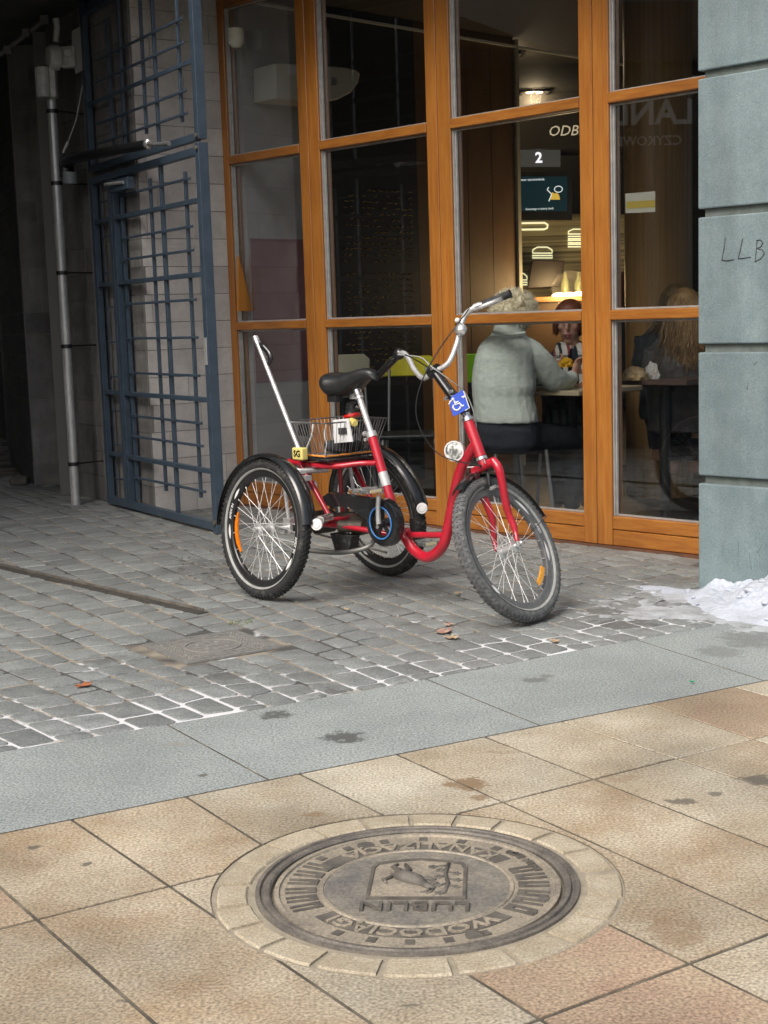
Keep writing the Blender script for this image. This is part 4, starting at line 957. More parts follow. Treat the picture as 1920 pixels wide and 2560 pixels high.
# ---- blue wheelchair sign plate hung on the stem
sc_ = bl(1150, 1007, -.05); sn = (Matrix.Rotation(-PSI, 3, 'Z')@V((-.28, -.95, .12))).normalized()
def sp(px, py, off=0):                                            # point of the plate under a photo pixel
    P_ = TM+th*sc_.x+tl*sc_.y+Z*sc_.z; N_ = th*sn.x+tl*sn.y+Z*sn.z; q_ = pl(px, py, P_+N_*off, N_)-TM; return V((q_.dot(th), q_.dot(tl), q_.z))
zq = lambda x, y: (930+x/3.072, 700+y/3.072)
poly = [zq(610, 893), zq(700, 842), zq(750, 985), zq(625, 1050), zq(590, 950)]
b = B(); b.prism([sp(*p_, .0) for p_ in poly], -sn*.003); plate = b.build('disabled_sign', M_blue, trike, bevel=.001)
b = B()
edge = [zq(703, 852), zq(748, 982), zq(715, 1002)]; b.tube([sp(*p_, .0008) for p_ in edge], .0022, 5)
cx_, cy_ = 655, 962
K_ = lambda L, r_=.0036: b.tube([sp(*zq(x_, y_), .001) for x_, y_ in L], r_, 6)
K_([(632, 925), (640, 958), (672, 945), (690, 968), (706, 962)]); K_([(640, 942), (664, 932)], .003)
K_([(627, 958), (622, 978), (634, 996), (655, 1000), (674, 988), (680, 972)]); K_([(592, 955), (600, 935), (612, 924)], .003); K_([(690, 900), (712, 893)], .003); K_([(700, 890), (706, 905)], .003)
b.ell(sp(*zq(622, 915), .001), .0065, .0065, .0065, 10, 7); b.build('wheelchair_symbol', M_white, plate)

# ---- seat post, saddle, rear lamp
pt = bl(889, 966); b = B(); b.tube([STop-(pt-STop).normalized()*.03, pt], .0135, 14)
post = b.build('seat_post', M_alloy, trike, smooth=True, sharp=50)
pd = (pt-STop).normalized()
b = B(); b.tube([STop-pd*.004, STop+pd*.02], .0235, 14); b.tube([STop-pd*.005+V((-.03, -.02, -.01)), STop-pd*.005+V((-.03, .02, -.01))], .008, 8); b.tube([STop+pd*.012+V((-.035, -.012, 0)), STop+pd*.012+V((-.02, -.012, 0))], .012, 8); b.build('seat_clamp', M_alloy, trike, smooth=True, sharp=40)
b = B(); k_ = STop.lerp(pt, .80); b.tube([k_-pd*.012, k_+pd*.012], .019, 14); b.box(k_+V((-.05, -.012, -.012)), V((.05, 0, 0)), V((0, .024, 0)), V((0, 0, .024))); b.build('lamp_clamp', M_alloy, post, smooth=True, sharp=40)
b = B(); b.tube([pt-pd*.05, pt+pd*.01], .019, 14); b.tube([pt+V((-.025, -.028, -.005)), pt+V((-.025, .028, -.005))], .019, 10); b.tube([pt+V((.02, -.02, .01)), pt+V((.02, .02, .01))], .012, 10); b.build('saddle_clamp', M_chrome, trike, smooth=True, sharp=40)
so, sr = bl(940, 930), bl(802, 937); x1, x0 = so.x, sr.x+.075; rings = []
for i in range(19):
    t_ = i/18; x_ = x0+(x1-x0)*t_
    hw = (.098*(1-(max(0, t_-.2)/.8)**.8)+.02) if t_ > .2 else .118*sqrt(max(.12, 1-((.2-t_)/.22)**2))
    hw = max(hw, .018) * (.35 if i == 18 else 1)
    top = 1.010+.012*(1-t_)*0+.014*sin(pi*min(1, max(0, (t_-.55)/.45)))-.012*sin(pi*min(1, t_/.5)) - (.022 if i == 0 else 0) - (.012 if i == 18 else 0)
    drop = (.108 if t_ < .42 else .108-.07*((t_-.42)/.58)**.75)*(.72 if i == 0 else 1)
    ring = []
    for k in range(16):
        a_ = 2*pi*k/16; cy2, sz = cos(a_), sin(a_)
        yy = hw*(abs(cy2)**.75)*(1 if cy2 > 0 else -1); zz2 = top-drop/2+drop/2*(abs(sz)**.7)*(1 if sz > 0 else -1)
        if sz < 0: yy *= .9
        ring.append(V((x_+(.01 if sz < 0 else 0), yy, zz2)))
    rings.append(ring)
b = B(); b.loft(rings); sad = b.build('saddle', M_leather, trike, smooth=True)
ss = sad.modifiers.new('soft', 'SUBSURF'); ss.levels = ss.render_levels = 1
b = B(); b.tube([V((x0+.06, -.05, .905)), V((x0+.06, .05, .905))], .018, 10); b.cbox(V((x0+.08, -.05, .888)), .06, .04, .03); b.build('saddle_spring', M_blackmet, sad, smooth=True, sharp=50)
b = B(); rl_ = bl(884, 1032); b.tube(curve([rl_+V((.03, 0, .05)), rl_+V((0, 0, .035)), rl_+V((-.01, 0, -.002))], 4), [.012]*4+[.03]*4+[.034], 14); rlo = b.build('rear_lamp', M_blackpl, trike, smooth=True, sharp=50)
b = B(); b.lathe([(0, -.012), (.034, -.012), (.04, -.006), (.04, .004), (.034, .006), (0, .006)], rl_+V((-.012, 0, -.012)), V((-.25, 0, .97)), 22); b.build('red_lens', mat('red_lens', (.5, .01, .012), .2, coat=.6), rlo, smooth=True, sharp=40)

# ---- chain guard, chainring, cranks, pedals
yc = -.085
cc = bl(962, 1306, yc); gpts = []
r_g = .098
for k in range(-9, 12): a_ = rad(k*13.5-40); gpts.append(cc+V((cos(a_)*r_g, 0, sin(a_)*r_g)))
b = B(); b.lathe([(.062, -.02), (.085, -.024), (.1, -.02), (.105, -.008), (.105, .02), (.1, .022)], cc, V((0, 1, 0)), 40)
arm = [cc+V((.02, -.018, .098)), cc+V((-.36, -.018, .105)), cc+V((-.40, -.018, .085)), cc+V((-.385, -.018, .045)), cc+V((-.22, -.018, .05)), cc+V((-.085, -.018, .0))]
b.prism(arm, V((0, .045, 0))); guard = b.build('chain_guard', M_blackpl, trike, smooth=True, sharp=30)
b = B(); b.lathe([(.066, -.0255), (.0665, -.028), (.0725, -.028), (.073, -.0255)], cc, V((0, 1, 0)), 48); b.build('blue_trim', M_bluering, guard, smooth=True)
b = B(); b.lathe([(.058, 0), (.066, 0), (.066, .004), (.058, .004), (.058, 0)], cc+V((0, -.012, 0)), V((0, 1, 0)), 40); 
for k in range(5):
    a_ = rad(72*k+20); b.box(cc+V((cos(a_+1.5708)*-.009, -.013, sin(a_+1.5708)*-.009)), V((cos(a_)*.06, 0, sin(a_)*.06)), V((cos(a_+1.5708)*.018, 0, sin(a_+1.5708)*.018)), V((0, .006, 0)))
b.tube([cc+V((0, -.026, 0)), cc+V((0, .03, 0))], .018, 14); b.build('chainring', M_blackmet, trike, smooth=True, sharp=40)
ca, cb = cc+V((0, -.034, 0)), bl(946, 1240, -.125)
tb('crank', M_alloy, [ca, ca.lerp(cb, .5)+V((0, -.004, 0)), cb], [.0125, .010, .011], 8)
def pedal(c, lat):
    b = B(); L_ = .095
    for dx in (-.04, .04): b.box(c+V((dx-.007, -lat*0-L_/2, -.009)), V((.014, 0, 0)), V((0, L_, 0)), V((0, 0, .018)))
    b.box(c+V((-.04, -L_/2, -.007)), V((.08, 0, 0)), V((0, .014, 0)), V((0, 0, .014))); b.box(c+V((-.04, L_/2-.014, -.007)), V((.08, 0, 0)), V((0, .014, 0)), V((0, 0, .014))); b.tube([c-V((0, L_/2, 0)), c+V((0, L_/2, 0))], .014, 8)
    o = b.build('pedal', mat('worn_alloy', (.33, .34, .33), .45, metal=.5, c2=(.2, .2, .2), ns=40), trike, bevel=.002)
    b = B(); b.box(c+V((.0475, -.032, -.006)), V((.003, 0, 0)), V((0, .064, 0)), V((0, 0, .012))); b.build('pedal_reflector', mat('pale_reflector', (.7, .62, .4), .3), o); return o
p1_ = pedal(bl(921, 1226, -.185), -1)
far0 = V((cc.x, .075, cc.z)); far1 = far0-(cb-ca)
far1.y = .085
tb('crank', M_blackmet, [far0, far1], [.0125, .011], 8)
pedal(V((far1.x, .15, far1.z)), 1)

# ---- wire basket on a black deck
b = B(); b.box(V((-.03, -.155, .612)), V((.27, 0, 0)), V((0, .31, 0)), V((0, 0, .014))); b.build('basket_deck', M_blackpl, trike, bevel=.004)
def bask(u, v, f_):                                               # u along (-1..1), v across, f bottom..rim
    return V((.12+u*(.095+.047*f_), v*(.142+.040*f_), .632+.155*f_))
M_wire = mat('basket_wire', (.10, .10, .10), .35, metal=.6, c2=(.35, .35, .35), ns=9)
b = B(); WR = .0017
cor = [(-1, -1), (1, -1), (1, 1), (-1, 1)]
for f_, r_ in ((0, .003), (1, .0034)): b.tube([bask(*c_, f_) for c_ in cor], r_, 6, closed=True)
for i in range(15):
    u_ = -1+2*i/14; j_ = random.uniform(-.04, .04); b.tube([bask(u_, -1, 1), bask(u_+j_, -1, 0), bask(u_+j_, 1, 0), bask(u_, 1, 1)], WR, 4, up=(1, 0, 0))
for i in range(17):
    v_ = -1+2*i/16; j_ = random.uniform(-.04, .04); b.tube([bask(-1, v_, 1), bask(-1, v_+j_, 0), bask(1, v_+j_, 0), bask(1, v_, 1)], WR, 4, up=(0, 1, 0))
b.build('wire_basket', M_wire, trike)
b = B()
for a_, c_ in ((bask(-.35, -1.03, 0), bask(1, -1.03, 0)), (bask(1.03, -1, 0), bask(1.03, 1, 0))):
    for k in range(4): b.tube([a_.lerp(c_, k/4+.012)+Z*.006, a_.lerp(c_, (k+1)/4-.012)+Z*.004], .0042, 6)
o = b.build('orange_strap', mat('orange_webbing', (.8, .3, .05), .7), trike); o['kind'] = 'stuff'
# things lying in the basket
def world(p_): return TM+th*p_.x+tl*p_.y+Z*p_.z
def loose(nm, m_, b, label, cat, **k):
    b.v = [tuple(world(V(p_))) for p_ in b.v]; return tag(b.build(nm, m_, None, **k), label, cat)
pn = [bl(832, 1050, -.06), bl(870, 1046, -.06), bl(881, 1104, -.06), bl(836, 1108, -.06)]
b = B(); b.prism(pn, V((.0, .006, 0))); card = loose('white_card', mat('white_card', (.72, .73, .74), .6), b, 'white card with a dark printed square standing in the basket', 'card')
b = B(); q = [bl(845, 1070, -.0665), bl(864, 1069, -.0665), bl(866, 1084, -.0665), bl(846, 1086, -.0665)]; b.prism(q, V((0, .005, 0))); o = loose('printed_square', mat('dark_print', (.05, .045, .05), .6), b, None, None); keep(o, card)
b = B(); c = bl(886, 1054, -.02); b.tube([c+V((-.02, 0, 0)), c+V((.012, -.01, -.005))], .017, 14); b.tube([c+V((.012, -.01, -.005)), c+V((.02, -.012, -.006))], .013, 12); loose('yellow_bottle', M_yellow, b, 'pale yellow plastic bottle lying on top of the basket', 'bottle', smooth=True, sharp=40)
b = B(); b.cbox(bl(758, 1075, -.1), .05, .03, .055); loose('black_pouch', M_blackpl, b, 'small black pouch hanging inside the near corner of the basket', 'pouch', bevel=.008, seg=2)
b = B(); c = bl(858, 1115, .03); b.cbox(c, .16, .12, .05); loose('dark_bag', mat('dark_cloth', (.02, .022, .025), .9, c2=(.035, .035, .04), ns=20), b, 'dark folded bag lying at the bottom of the basket', 'bag', bevel=.02, seg=3)
b = B(); b.tube(curve([bl(783, 1060, -.15), bl(778, 1092, -.16), bl(767, 1120, -.15), bl(765, 1140, -.15)], 4), .004, 5); b.tube(curve([bl(815, 1058, -.1), bl(812, 1090, -.1), bl(816, 1110, -.1), bl(812, 1138, -.1)], 4), .0035, 5); loose('cotton_cord', M_white, b, 'thin white cord looped through the wires of the basket', 'cord')
# walking stick held in a bracket behind the saddle
c0, c1 = bl(752, 1136, -.19), bl(640, 848, -.19)
b = B(); b.tube([c0, c1], .0105, 12); stick_o = thing('walking_stick', 'silver walking stick with black handle loop standing upright in the basket corner', 'stick', world(c0))
b.v = [tuple(world(V(p_))) for p_ in b.v]; keep(b.build('shaft', M_alloy, smooth=True, sharp=50), stick_o)
dd = (c1-c0).normalized()
b = B(); b.tube([c1-dd*.03, c1+dd*.012], .0145, 12); b.v = [tuple(world(V(p_))) for p_ in b.v]; keep(b.build('tip', M_chrome, smooth=True, sharp=50), stick_o)
b = B(); q0, q1 = bl(646, 872, -.19), bl(667, 905, -.19); b.tube(curve([bl(641, 858, -.19), bl(655, 866, -.185), bl(671, 884, -.18), bl(675, 900, -.18), bl(668, 912, -.185)], 5), [.012]*5+[.017]*5+[.019]*5+[.013]*5+[.006], 10, flat=.6); b.v = [tuple(world(V(p_))) for p_ in b.v]; keep(b.build('wrist_loop', M_blackpl, smooth=True), stick_o)
b = B(); q0 = bl(750, 1134, -.19); b.cbox(q0, .075, .035, .055); b.v = [tuple(world(V(p_))) for p_ in b.v]; hold = keep(b.build('yellow_holder', M_yellow, bevel=.006, seg=2), stick_o)
b = B(); put_text(b, 'SG', .04, .002, lambda p_: q0+V((p_.x, -.0185-p_.z, p_.y)), bold=.001); b.v = [tuple(world(V(p_))) for p_ in b.v]; keep(b.build('holder_print', M_blackpl), stick_o)
# ================================================================== CAFE INTERIOR
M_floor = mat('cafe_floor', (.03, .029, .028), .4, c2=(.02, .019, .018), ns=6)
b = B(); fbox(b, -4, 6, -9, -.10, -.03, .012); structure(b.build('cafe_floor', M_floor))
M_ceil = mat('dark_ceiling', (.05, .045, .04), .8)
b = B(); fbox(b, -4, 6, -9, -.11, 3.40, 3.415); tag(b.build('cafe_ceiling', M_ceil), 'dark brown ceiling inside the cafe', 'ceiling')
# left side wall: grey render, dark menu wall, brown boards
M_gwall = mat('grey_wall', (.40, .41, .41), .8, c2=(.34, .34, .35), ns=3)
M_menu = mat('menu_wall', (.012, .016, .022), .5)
M_bwall = mat('brown_boards', (.17, .098, .046), .55, c2=(.13, .073, .034), ns=6, stretch=(1, 1, .4))
def lwall(nm, label, m_, o0, o1, z0=.012, z1=3.4, th_=.12, off=0):
    b = B(); fbox(b, 3.60+off, 3.60+off+th_, o0, o1, z0, z1); return tag(b.build(nm, m_), label, 'wall')
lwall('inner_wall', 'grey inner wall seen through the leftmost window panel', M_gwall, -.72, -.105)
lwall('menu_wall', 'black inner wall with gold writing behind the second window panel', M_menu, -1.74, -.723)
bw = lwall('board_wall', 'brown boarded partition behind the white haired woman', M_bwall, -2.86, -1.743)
b = B(); fbox(b, 3.594, 3.60, -.70, -.12, .83, 1.80); keep(tag(b.build('burgundy_panel', mat('burgundy', (.21, .095, .11), .6)), None, None), [o for o in COL.objects if o.name == 'inner_wall'][0])
for k in range(1, 4):
    b = B(); o_ = -1.743-k*.28; fbox(b, 3.5985, 3.60, o_-.0015, o_+.0015, .02, 3.39); keep(b.build('board_joint', M_menu), bw)
b = B(); fbox(b, 3.575, 3.62, -2.9, -2.862, .012, 3.39); keep(b.build('edge_trim', mat('pale_edge', (.42, .42, .34), .5)), bw)
wallP = Fp(3.594, 0, 0)
def onwall(px, py, off=0): return pl(px, py, wallP-fd*off, fd)
b = B(); b.prism([onwall(592, 640), onwall(592, 778), onwall(627, 778)], -fd*.02); tag(b.build('orange_board', mat('orange_board', (.5, .2, .03), .6)), 'orange slanted board just inside the leftmost window', 'board')
b = B(); fbox(b, 3.575, 3.5935, -6, -.11, 3.325, 3.343); tag(b.build('ceiling_trim', mat('pale_trim', (.75, .77, .72), .5)), 'thin pale strip running along the top of the cafe side wall', 'trim')
# gold handwriting on the menu wall: rows of small strokes
rng = random.Random(5); b = B(); mw = [o for o in COL.objects if o.name == 'menu_wall'][0]
for r_ in range(30):
    z_ = 2.16-r_*.042-(.05 if r_ > 12 else 0); o_ = -1.68
    while o_ < -1.0-.25*(r_ % 7 == 0):
        w_ = rng.uniform(.02, .05); n_ = rng.randint(2, 4)
        pts = [Fp(3.597, o_+w_*k/n_, z_+rng.uniform(-.007, .008)) for k in range(n_+1)]; b.tube(pts, .0024, 4); o_ += w_+(rng.uniform(.012, .03) if rng.random() < .7 else .09)
o = b.build('gold_writing', mat('gold_paint', (.46, .30, .07), .5)); o['kind'] = 'stuff'; keep(o, mw)
# air conditioner under the ceiling
Yc = 10.15
acp = [(690, 158), (762, 160), (860, 168), (890, 174), (902, 184), (896, 208), (878, 232), (845, 249), (800, 256), (760, 252), (690, 247)]
ac = thing('air_conditioner', 'cream rounded air conditioner hanging near the ceiling inside the left windows', 'air conditioner', at(790, 255, Yc))
M_ac = mat('cream_plastic', (.62, .61, .52), .5)
b = B(); b.prism([onwall(x, y, .24) for x, y in acp], fd*.235); keep(b.build('casing', M_ac, bevel=.01, seg=2), ac)
b = B(); b.prism([onwall(x, y, .243) for x, y in ((720, 163), (757, 166), (757, 188), (720, 186))], fd*.002); keep(b.build('control_label', M_white), ac)
b = B(); b.prism([onwall(x, y, .243) for x, y in ((828, 193), (842, 194), (842, 214), (828, 213))], fd*.002); keep(b.build('badge', mat('grey_badge', (.3, .3, .28), .5)), ac)
b = B(); c = onwall(589, 72, .12); b.lathe([(0, 0), (.05, 0), (.055, -.05), (.05, -.09), (.03, -.115), (0, -.12)], c, (0, 0, 1), 18); tag(b.build('ceiling_sensor', M_ac, smooth=True, sharp=40), 'small white dome fitting at the top of the leftmost window', 'sensor')
# ceiling down-lights (lit)
M_lit = lampmat('warm_lamp', (1, .72, .38), 5)
for i, (px, py, nm) in enumerate([(748, 92, 'above the air conditioner'), (946, 277, 'behind the second window panel'), (1256, 139, 'in the upper pane over the two women'), (1336, 231, 'low in the upper pane beside the middle mullion')]):
    c = g(px, py, 3.385); t_ = thing('ceiling_spotlight', 'small lit square ceiling spotlight '+nm, 'lamp', c, group='lit ceiling spotlights in the cafe')
    b = B(); s_ = .13
    for sg in (-1, 1): b.box(c+V((sg*s_-.012, -s_, -.012)), V((.024, 0, 0)), V((0, 2*s_, 0)), V((0, 0, .024))); b.box(c+V((-s_+.0125, sg*s_-.012, -.012)), V((2*s_-.025, 0, 0)), V((0, .024, 0)), V((0, 0, .0235)))
    keep(b.build('frame', M_blackmet), t_)
    b = B(); b.disc(c+V((-.05, 0, -.004)), (0, 0, 1), .032, .01, 14); b.disc(c+V((.05, 0, -.004)), (0, 0, 1), .032, .01, 14); keep(b.build('bulb', M_lit), t_)
    ld_ = bpy.data.lights.new('spot', 'POINT'); ld_.energy = 7; ld_.color = (1, .75, .45); ld_.shadow_soft_size = .06
    lo = bpy.data.objects.new('spotlight_glow', ld_); COL.objects.link(lo); lo.location = c-Z*.06; keep(lo, t_)
# ---- serving counter at the back
YB = 12.6
def panel(nm, label, cat, m_, x0, x1, y0, y1, Y, dep=.06, bevel=0):
    b = B(); b.prism([at(x0, y0, Y), at(x1, y0, Y), at(x1, y1, Y), at(x0, y1, Y)], V((0, dep, 0))); return tag(b.build(nm, m_, bevel=bevel), label, cat)
def lettering(nm, par, body, px, py, Y, hpx, m_, shear=0, bold=.0, sx=1):
    size = hpx/F*Y/.72; b = B(); c = at(px, py, Y); put_text(b, body, size, .004, lambda p_: c+V((p_.x*sx, p_.z, p_.y)), shear=shear, bold=bold*size); return keep(b.build(nm, m_), par)
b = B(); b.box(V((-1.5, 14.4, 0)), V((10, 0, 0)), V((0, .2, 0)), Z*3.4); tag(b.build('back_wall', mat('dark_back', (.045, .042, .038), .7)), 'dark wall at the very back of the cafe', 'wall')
bh_ = panel('bulkhead', 'dark bulkhead over the serving counter with slanted ODB letters', 'bulkhead', mat('bulkhead_dark', (.035, .033, .03), .5), 1284, 1700, 280, 372, YB-.1, .5)
lettering('sign_letters', bh_, 'ODBI\u00d3R', 1437, 327, YB-.103, 25, mat('cream_letters', (.55, .5, .38), .5, emit=(.55, .48, .34), es=.5), shear=.25)
nsr = panel('number_screen', 'dark pick up screen showing a white number 2', 'screen', mat('screen_grey', (.05, .05, .048), .3, emit=(.05, .05, .045), es=.6), 1294, 1401, 370, 416, YB-.02, .05)
lettering('number', nsr, '2', 1347, 395, YB-.024, 25, lampmat('white_digit', (.8, .8, .85), .9), bold=.03)
osr = panel('order_screen', 'dark blue order screen with small white text and a yellow cartoon mark', 'screen', M_blackpl, 1288, 1430, 430, 550, YB-.05, .06)
o = panel('display', None, None, mat('screen_navy', (.006, .03, .045), .25, emit=(.006, .03, .045), es=.25), 1292, 1418, 441, 528, YB-.056, .004); keep(o, osr)
M_scr = lampmat('screen_text', (.6, .66, .68), .7)
lettering('screen_text', osr, 'Numer zam\u00f3wienia', 1326, 449, YB-.062, 6.2, M_scr, sx=1.0)
lettering('screen_text', osr, 'Smacznego w dobrej chwili', 1349, 522, YB-.062, 5, M_scr, sx=.9)
b = B(); b.prism([at(x, y, YB-.063) for x, y in ((1376, 499), (1400, 499), (1398, 488), (1392, 482), (1386, 484), (1380, 480), (1377, 490))], V((0, .004, 0))); keep(b.build('screen_mark', lampmat('mark_gold', (.55, .38, .06), .6)), osr)
b = B(); c = at(1396, 473, YB-.063); b.tube([c+V((cos(2*pi*k/16)*.034, 0, sin(2*pi*k/16)*.026)) for k in range(16)], .004, 5, closed=True); b.tube([at(1372, 503, YB-.063), at(1379, 486, YB-.063), at(1368, 474, YB-.063), at(1372, 468, YB-.063)], .005, 5); keep(b.build('screen_mark', M_scr), osr)
# striped wall behind the counter with outlined burgers
mt = bpy.data.materials.new('striped_boards'); mt.use_nodes = True; t = mt.node_tree; N = t.nodes; L = t.links; p = N['Principled BSDF']
tc = N.new('ShaderNodeTexCoord'); mp = N.new('ShaderNodeMapping'); mp.inputs['Scale'].default_value = (.15, .15, 24); L.new(tc.outputs['Object'], mp.inputs[0])
nz_ = N.new('ShaderNodeTexNoise'); nz_.inputs['Scale'].default_value = 2.2; nz_.inputs['Detail'].default_value = 3; L.new(mp.outputs[0], nz_.inputs[0])
cr_ = N.new('ShaderNodeValToRGB'); cr_.color_ramp.elements[0].position = .38; cr_.color_ramp.elements[0].color = (.09, .085, .055, 1); cr_.color_ramp.elements[1].position = .62; cr_.color_ramp.elements[1].color = (.36, .35, .23, 1); L.new(nz_.outputs[0], cr_.inputs[0]); L.new(cr_.outputs[0], p.inputs['Base Color'])
sw = panel('striped_wall', 'wall of thin pale horizontal stripes with outlined burgers behind the counter', 'wall', mt, 1300, 1700, 535, 800, YB, .1)
M_neon = lampmat('pale_outline', (.85, .8, .5), .75)
b = B()
def on(L, closed=True, r_=.006): b.tube([at(x, y, YB-.008) for x, y in L], r_, 5, closed=closed)
on([(1290, 558), (1362, 557), (1369, 562), (1368, 570), (1360, 573), (1290, 574)], False, .009)
def burger(cx, y0, w_, h_, n_):
    on([(cx-w_, y0+h_), (cx-w_*.95, y0+h_*.45), (cx-w_*.5, y0), (cx+w_*.5, y0), (cx+w_*.95, y0+h_*.45), (cx+w_, y0+h_)])
    for k in range(n_):
        ya = y0+h_+6+k*10; on([(cx-w_, ya), (cx+w_, ya), (cx+w_, ya+6), (cx-w_, ya+6)])
burger(1446, 573, 26, 12, 3); burger(1356, 618, 25, 15, 1); burger(1300, 684, 18, 16, 1)
o = b.build('burger_outline', M_neon); keep(o, sw)
o = panel('tile_strip', 'narrow pale green tiled strip beside the brown partition', 'wall', mat('green_tiles', (.25, .36, .32), .4), 1284, 1299.5, 548, 604, YB-.002, .1)
o = panel('fridge', 'black upright fridge beside the brown partition behind the counter', 'fridge', M_blackpl, 1284, 1299.5, 605, 800, YB-.01, .5)
b = B(); b.prism([at(x, y, YB-.35) for x, y in ((1331, 650), (1412, 652), (1400, 716), (1318, 722))], V((0, .03, 0))); tag(b.build('till_screen', mat('till_dark', (.03, .02, .02), .3), bevel=.006), 'tilted dark till screen standing on the serving counter', 'screen')
M_warm = mat('warm_counter', (.42, .24, .09), .4, c2=(.3, .16, .055), ns=3, nd=6, stretch=(.3, .3, 22))
b = B(); b.box(at(1300, 744, YB-.8), V((3.2, 0, 0)), V((0, .75, 0)), Z*-.04); ct = b.build('serving_counter', M_warm); tag(ct, 'wooden serving counter glowing in warm lamp light behind the women', 'counter')
b = B(); b.box(at(1300, 744, YB-.76)-Z*.042, V((3.2, 0, 0)), V((0, .65, 0)), Z*-1.0); keep(b.build('counter_front', mat('dark_counter', (.10, .06, .03), .5)), ct)
for px, nm in ((1413, 'left'), (1447, 'right')):
    b = B(); c = at(px, 742, YB-.55); b.lathe([(0, 0), (.036, 0), (.036, .11), (.03, .13), (.013, .16), (.013, .2), (0, .2)], c, (0, 0, 1), 14); tag(b.build('bottle', mat('bottle_glass', (.22, .25, .12), .1, coat=.5), smooth=True, sharp=40), f'glass bottle on the serving counter, the {nm} one of the pair', 'bottle', group='bottles on the serving counter')
for px, py, nm in ((1398, 739, 'left'), (1424, 738, 'middle'), (1449, 736, 'right')):
    c = at(px, py, YB-.75); b = B(); b.ell(c, .06, .03, .024); t_ = tag(b.build('counter_lamp', lampmat('counter_glow', (1, .68, .28), 11), smooth=True), f'glowing warm lamp along the counter edge, the {nm} one of three', 'lamp', group='warm counter lamps')
ld_ = bpy.data.lights.new('counter_glow', 'POINT'); ld_.energy = 16; ld_.color = (1, .66, .3); ld_.shadow_soft_size = .15
lo = bpy.data.objects.new('counter_glow', ld_); COL.objects.link(lo); lo.location = at(1424, 722, YB-1.0); keep(lo, t_)
b = B(); fbox(b, 1.6, 3.4, -3.4, -3.3, .012, 1.05); tag(b.build('bench_back', mat('beige_bench', (.24, .185, .11), .6, c2=(.2, .15, .09), ns=3)), 'beige low partition behind the two women', 'partition')
# wooden round column
YCl = 9.35; xc = (at(1568, 500, YCl).x+at(1738, 500, YCl).x)/2; rc = (at(1738, 500, YCl).x-at(1568, 500, YCl).x)/2
b = B(); b.lathe([(rc, .012), (rc, 3.4)], V((xc, YCl+.1, 0)), (0, 0, 1), 40); tag(b.build('wood_column', mat('pale_veneer', (.33, .2, .075), .45, c2=(.22, .125, .042), ns=4, nd=6, stretch=(10, 10, .25)), smooth=True), 'thick round column in light wood veneer behind the rightmost window', 'column')
b = B(); gP = fo+fn*(GT-.012)
b.prism([pl(x, y, gP, fn) for x, y in ((1563, 484), (1638, 478), (1638, 530), (1564, 533))], -fn*.001); nt_ = tag(b.build('window_notice', mat('faded_notice', (.34, .33, .27), .7)), 'faded white and yellow notice stuck inside the rightmost window', 'notice')
b = B(); b.prism([pl(x, y, gP+fn*.0012, fn) for x, y in ((1566, 504), (1637, 500), (1637, 518), (1566, 522))], -fn*.001); keep(b.build('yellow_band', mat('faded_yellow', (.34, .25, .04), .7)), nt_)

# ---- chairs and tables
M_legs = mat('chair_steel', (.5, .5, .5), .3, metal=.8)
def chair(label, P_, ang, seat_m, back_m, seat_z=.47, top=.93, low_=.72, lower=None, bw=(.19, .2)):
    t_ = thing('cafe_chair', label, 'chair', P_, ang, group='cafe chairs')
    b = B(); b.box((-.2, -.2, seat_z-.03), (.4, 0, 0), (0, .4, 0), (0, 0, .03)); b.build('seat', seat_m, t_, bevel=.012, seg=2)
    ring = []
    def back(z0, z1, m_, nm, w0=.19, w1=.2, rr_=.04):
        b = B(); P = []
        pr = [(-w0, z0), (w0, z0), (w1, z1-rr_), (w1-rr_, z1), (-w1+rr_, z1), (-w1, z1-rr_)]
        b.prism([V((-.21-.1*(z-.5), y, z)) for y, z in pr], V((-.018, 0, -.002))); b.build(nm, m_, t_, bevel=.005)
    back(low_, top, back_m, 'backrest', *bw)
    if lower: back(seat_z, low_-.002, lower, 'lower_back', .18, .19, .002)
    for sx_ in (-1, 1):
        for sy_ in (-1, 1): b = B(); b.tube([(sx_*.17, sy_*.17, seat_z-.03), (sx_*.2, sy_*.2, .013)], .012, 8); b.build('leg', M_legs, t_, smooth=True, sharp=50)
        if not lower: b = B(); b.tube([(-.19, sx_*.16, seat_z-.02), (-.245, sx_*.15, low_+.05)], .01, 8); b.build('back_post', M_legs, t_, smooth=True, sharp=50)
    return t_
M_black_s = mat('black_seat', (.015, .017, .02), .5)
AF = atan2(fd.y, fd.x)
c = at(1021, 900, 9.45); chair('bright yellow backed cafe chair behind the second window panel', (c.x, c.y, .012), rad(-95), M_black_s, mat('yellow_back', (.62, .55, .01), .5), top=.97, low_=.835, bw=(.235, .175))
c = at(868, 900, 9.75); chair('cream backed cafe chair behind the saddle', (c.x, c.y+.1, .012), rad(-80), M_black_s, mat('cream_back', (.55, .53, .38), .5), top=.985, low_=.84)
c = at(1262, 900, 8.42); chair('low black cafe chair under the white haired person', (c.x+.0, c.y+.02, .012), rad(25), M_black_s, M_black_s, top=.78, low_=.62)
c = at(1222, 900, 9.1); chair('cafe chair with lime green upper back standing beyond the white haired person', (c.x, c.y+.1, .012), rad(92), M_black_s, mat('lime_back', (.19, .42, .012), .5), top=.992, low_=.812, lower=M_black_s, bw=(.195, .2))
